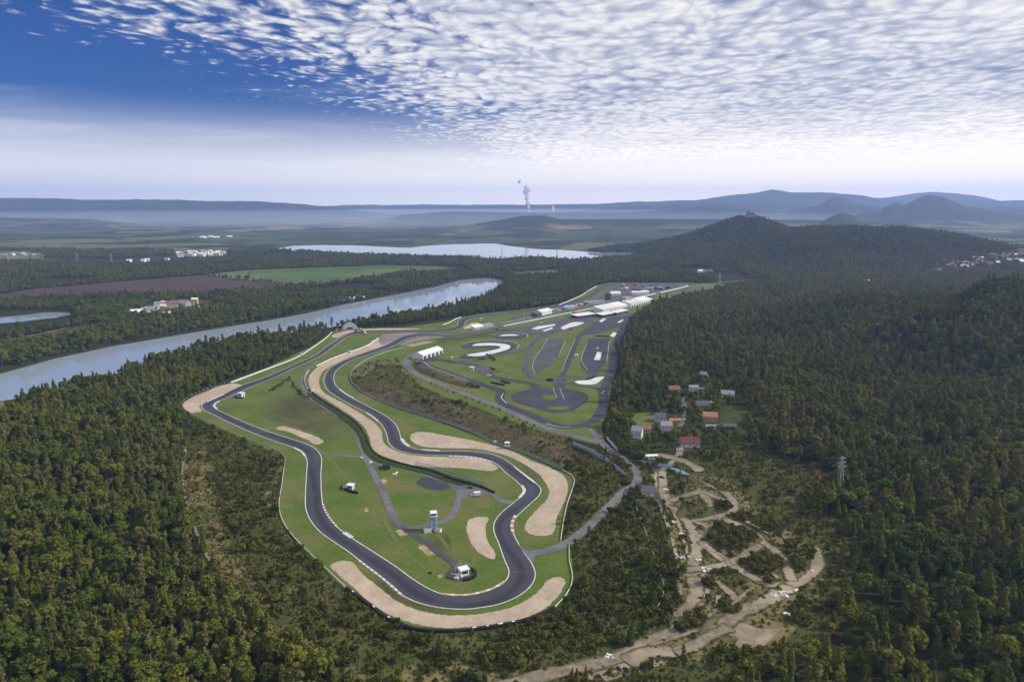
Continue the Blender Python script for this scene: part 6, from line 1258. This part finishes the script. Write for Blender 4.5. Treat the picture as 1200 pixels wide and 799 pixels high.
NAMES = {'conifer': ('conifer', 'slender cone shaped conifer'), 'broad': ('broadleaf_tree', 'round leafy broadleaf tree'), 'birch': ('birch_tree', 'tall loose birch with a pale stem'), 'gold': ('yellow_tree', 'round tree with yellow green leaves'), 'shrub': ('tall_shrub', 'low rounded shrub'), 'lime': ('pale_tree', 'tall pale green tree'), 'linden': ('pale_broadleaf_tree', 'round pale green broadleaf tree')}
def where_words(p):
    u, v, d = proj(p[0], p[1], p[2])
    if u < 600: return 'in the lower left wood %s' % ('near the left edge' if u < 130 else 'away from its edges' if u < 260 else 'beside the dry scrub')
    return 'in the lower right wood %s' % ('near the right edge' if u > 1110 else 'away from its edges' if u > 1000 else 'beside the sand pit')
for i in bt:
    key = KEYS[TF[i]]; nm, lw = NAMES[key[0]]; w = where_words(TP[i])
    plant(nm, key, TP[i].tolist(), TS[i].tolist(), random.uniform(0, 6.28), '%s %s' % (lw, w), 'tree', 'trees ' + w)
bs = biggest(SPt, SS, 220, 2.6)
for i in bs:
    key = KEYS[SFm[i]]; u, v, d = proj(*SPt[i].tolist()); 
    w = 'on the dry scrub left of the bottom bend' if u < 480 else 'on the scrub below the bottom bend' if u < 680 else 'beside the dirt tracks' if u > 800 else 'in the thicket right of the bottom bend'
    nm = 'shrub' if key[0] == 'shrub' else 'young_tree'
    plant(nm, key, SPt[i].tolist(), SS[i].tolist(), random.uniform(0, 6.28), ('bushy rounded shrub ' if nm == 'shrub' else 'young %s ' % {'conifer': 'conifer', 'broad': 'broadleaf tree', 'birch': 'birch', 'gold': 'yellow tree'}[key[0]]) + w, 'shrub' if nm == 'shrub' else 'tree', 'scrub ' + w)
rest = np.ones(len(TP), bool); rest[bt] = False
for zone, nm, lb in ((0, 'left_wood', 'dense dark young wood covering the lower left'), (1, 'lakeside_wood', 'strip of wood between the lake and the far circuit'), (2, 'right_wood', 'dark mixed wood on the slope at the right'), (3, 'shoulder_wood', 'lighter wood on the shoulder behind the right slope'), (4, 'village_trees', 'leafy trees between the village houses'), (5, 'far_woods', 'far flat woods beyond the lake round the fields'), (6, 'hill_wood', 'wood covering the castle hill and its broad neighbour')):
    k = rest & (TZ == zone); scatter(nm, TP[k], TF[k], TS[k], lb, 'wood')
rest = np.ones(len(SPt), bool); rest[bs] = False
scatter('scrub', SPt[rest], SFm[rest], SS[rest], 'countless small shrubs scattered over the dry open land', 'scrub')
# dry grass tussocks
gp = []
for poly, b, st in ((SCRUB_L, (-320, 160, 215, 620), 1.9), (OPEN_R, (20, 330, 215, 640), 2.1), (DRYBANK, (-180, 120, 420, 1000), 2.9)):
    x, y = grid(*b, st); z, u, v, d = view(x, y); k = inpoly(u, v, poly) & (d > 200) & ~any_in(u, v, SAND + ([CIRCUIT] if poly is not DRYBANK else [])); x, y, z = x[k], y[k], z[k]
    k = (road_dist(x, y) > 3.0) & (RNG.random(len(x)) < 0.35 + 0.5 * patchy(x, y, 30, 71)); gp.append(np.stack([x[k], y[k], z[k]], 1))
gp = np.concatenate(gp); ft, _ = choose(len(gp), [('tussock', 1.0)]); scatter('dry_grass', gp, ft, sizes_of(len(gp), 0.95, 0.35), 'straw coloured dry grass tufts on the open land', 'grass')

# ------------------------------------------------------------------ steam of the far power plant, haze
def volmat(name, col, dens, aniso=0.0):
    m = bpy.data.materials.new(name); m.use_nodes = True; m.node_tree.nodes.clear(); n = NT(m.node_tree)
    v = n.add('ShaderNodeVolumePrincipled', {'Color': tuple(col) + (1,), 'Density': dens, 'Anisotropy': aniso}); n.l.new(v.outputs[0], n.add('ShaderNodeOutputMaterial').inputs['Volume']); return m
def plume(blobs, label, m):
    d0 = 7800.0
    def W3(u, v): a, b = (u - CU) / F, (CV - v) / F; t = d0 / (CP + b * SP); return Vector((a * t, d0, CAMH + (b * CP - SP) * t))
    base = W3(blobs[0][0], blobs[0][1]); e = empty('steam_plume', base, 0, label, 'steam'); bm = bmesh.new()
    for u, v, r in blobs:
        c = W3(u, v) - base; s = bmesh.ops.create_icosphere(bm, subdivisions=2, radius=r / F * d0)
        for vv in s['verts']: vv.co = vv.co * random.uniform(0.88, 1.12) + c
    me = bpy.data.meshes.new('steam'); bm.to_mesh(me); bm.free(); me.polygons.foreach_set('use_smooth', [True] * len(me.polygons)); o = link('steam', me, m, e)
    rm = o.modifiers.new('merge', 'REMESH'); rm.mode = 'VOXEL'; rm.voxel_size = 7; rm.use_smooth_shade = True
def steam_mat(name, tr):
    m = bpy.data.materials.new(name); m.use_nodes = True; m.node_tree.nodes.clear(); n = NT(m.node_tree)
    a = n.add('ShaderNodeBsdfDiffuse', {'Color': (0.95, 0.95, 0.96, 1)}); b = n.add('ShaderNodeBsdfTranslucent', {'Color': (0.95, 0.95, 0.96, 1)}); c = n.add('ShaderNodeBsdfTransparent')
    pos = n.add('ShaderNodeNewGeometry').outputs['Position']; f = n.sstep(n.noise(pos, 0.02, 3, 0.6), tr - 0.25, tr + 0.25)
    ab = n.add('ShaderNodeMixShader', {0: 0.65, 1: a.outputs[0], 2: b.outputs[0]}); mm = n.add('ShaderNodeMixShader', {0: f, 1: c.outputs[0], 2: ab.outputs[0]})
    n.l.new(mm.outputs[0], n.add('ShaderNodeOutputMaterial').inputs[0]); return m
STM = steam_mat('steam', 0.10)
plume([(620, 248, 1.6), (619.5, 243, 1.8), (618.5, 238, 2.4), (617.5, 233, 2.8), (617, 229, 2.6), (616, 225, 3.4), (618.5, 222, 3.6), (616.5, 219.5, 2.8)], 'tall white steam plume rising from beyond the far ridge', STM)
plume([(608.5, 213, 1.6), (609.5, 211.5, 1.3), (608, 214.5, 1.1)], 'small detached puff of steam above the tall plume', STM)
plume([(650, 253, 1.2), (649.5, 249, 1.7), (648.5, 245, 1.9), (648, 242, 1.3)], 'short faint steam plume right of the tall one', steam_mat('thin_steam', 0.5))
hb = MB().box((0, 0, 0), (36000, 36000, 840)).build('haze', volmat('haze_air', (0.40, 0.56, 1.0), 7.6e-5, 0.2)); hb.location = (0, 0, 840 / 2 - 180)
mbm = bmesh.new(); bmesh.ops.create_uvsphere(mbm, u_segments=64, v_segments=32, radius=1.0)
for vv in mbm.verts: vv.co = Vector((vv.co.x * 12500, vv.co.y * 3900, vv.co.z * 165))
mme = bpy.data.meshes.new('mist'); mbm.to_mesh(mme); mbm.free(); mist = link('mist', mme, volmat('mist_air', (0.78, 0.86, 1.0), 2.6e-4, 0.1)); mist.location = (0, 10000, 0)
tag(mist, 'pale morning mist lying in the far valleys', 'mist', None, 'stuff')
tag(hb, 'thin blue haze filling the air over the valley', 'haze', None, 'stuff')
print('TREES', len(TP), 'SHRUBS', len(SPt), 'TUFTS', len(gp))
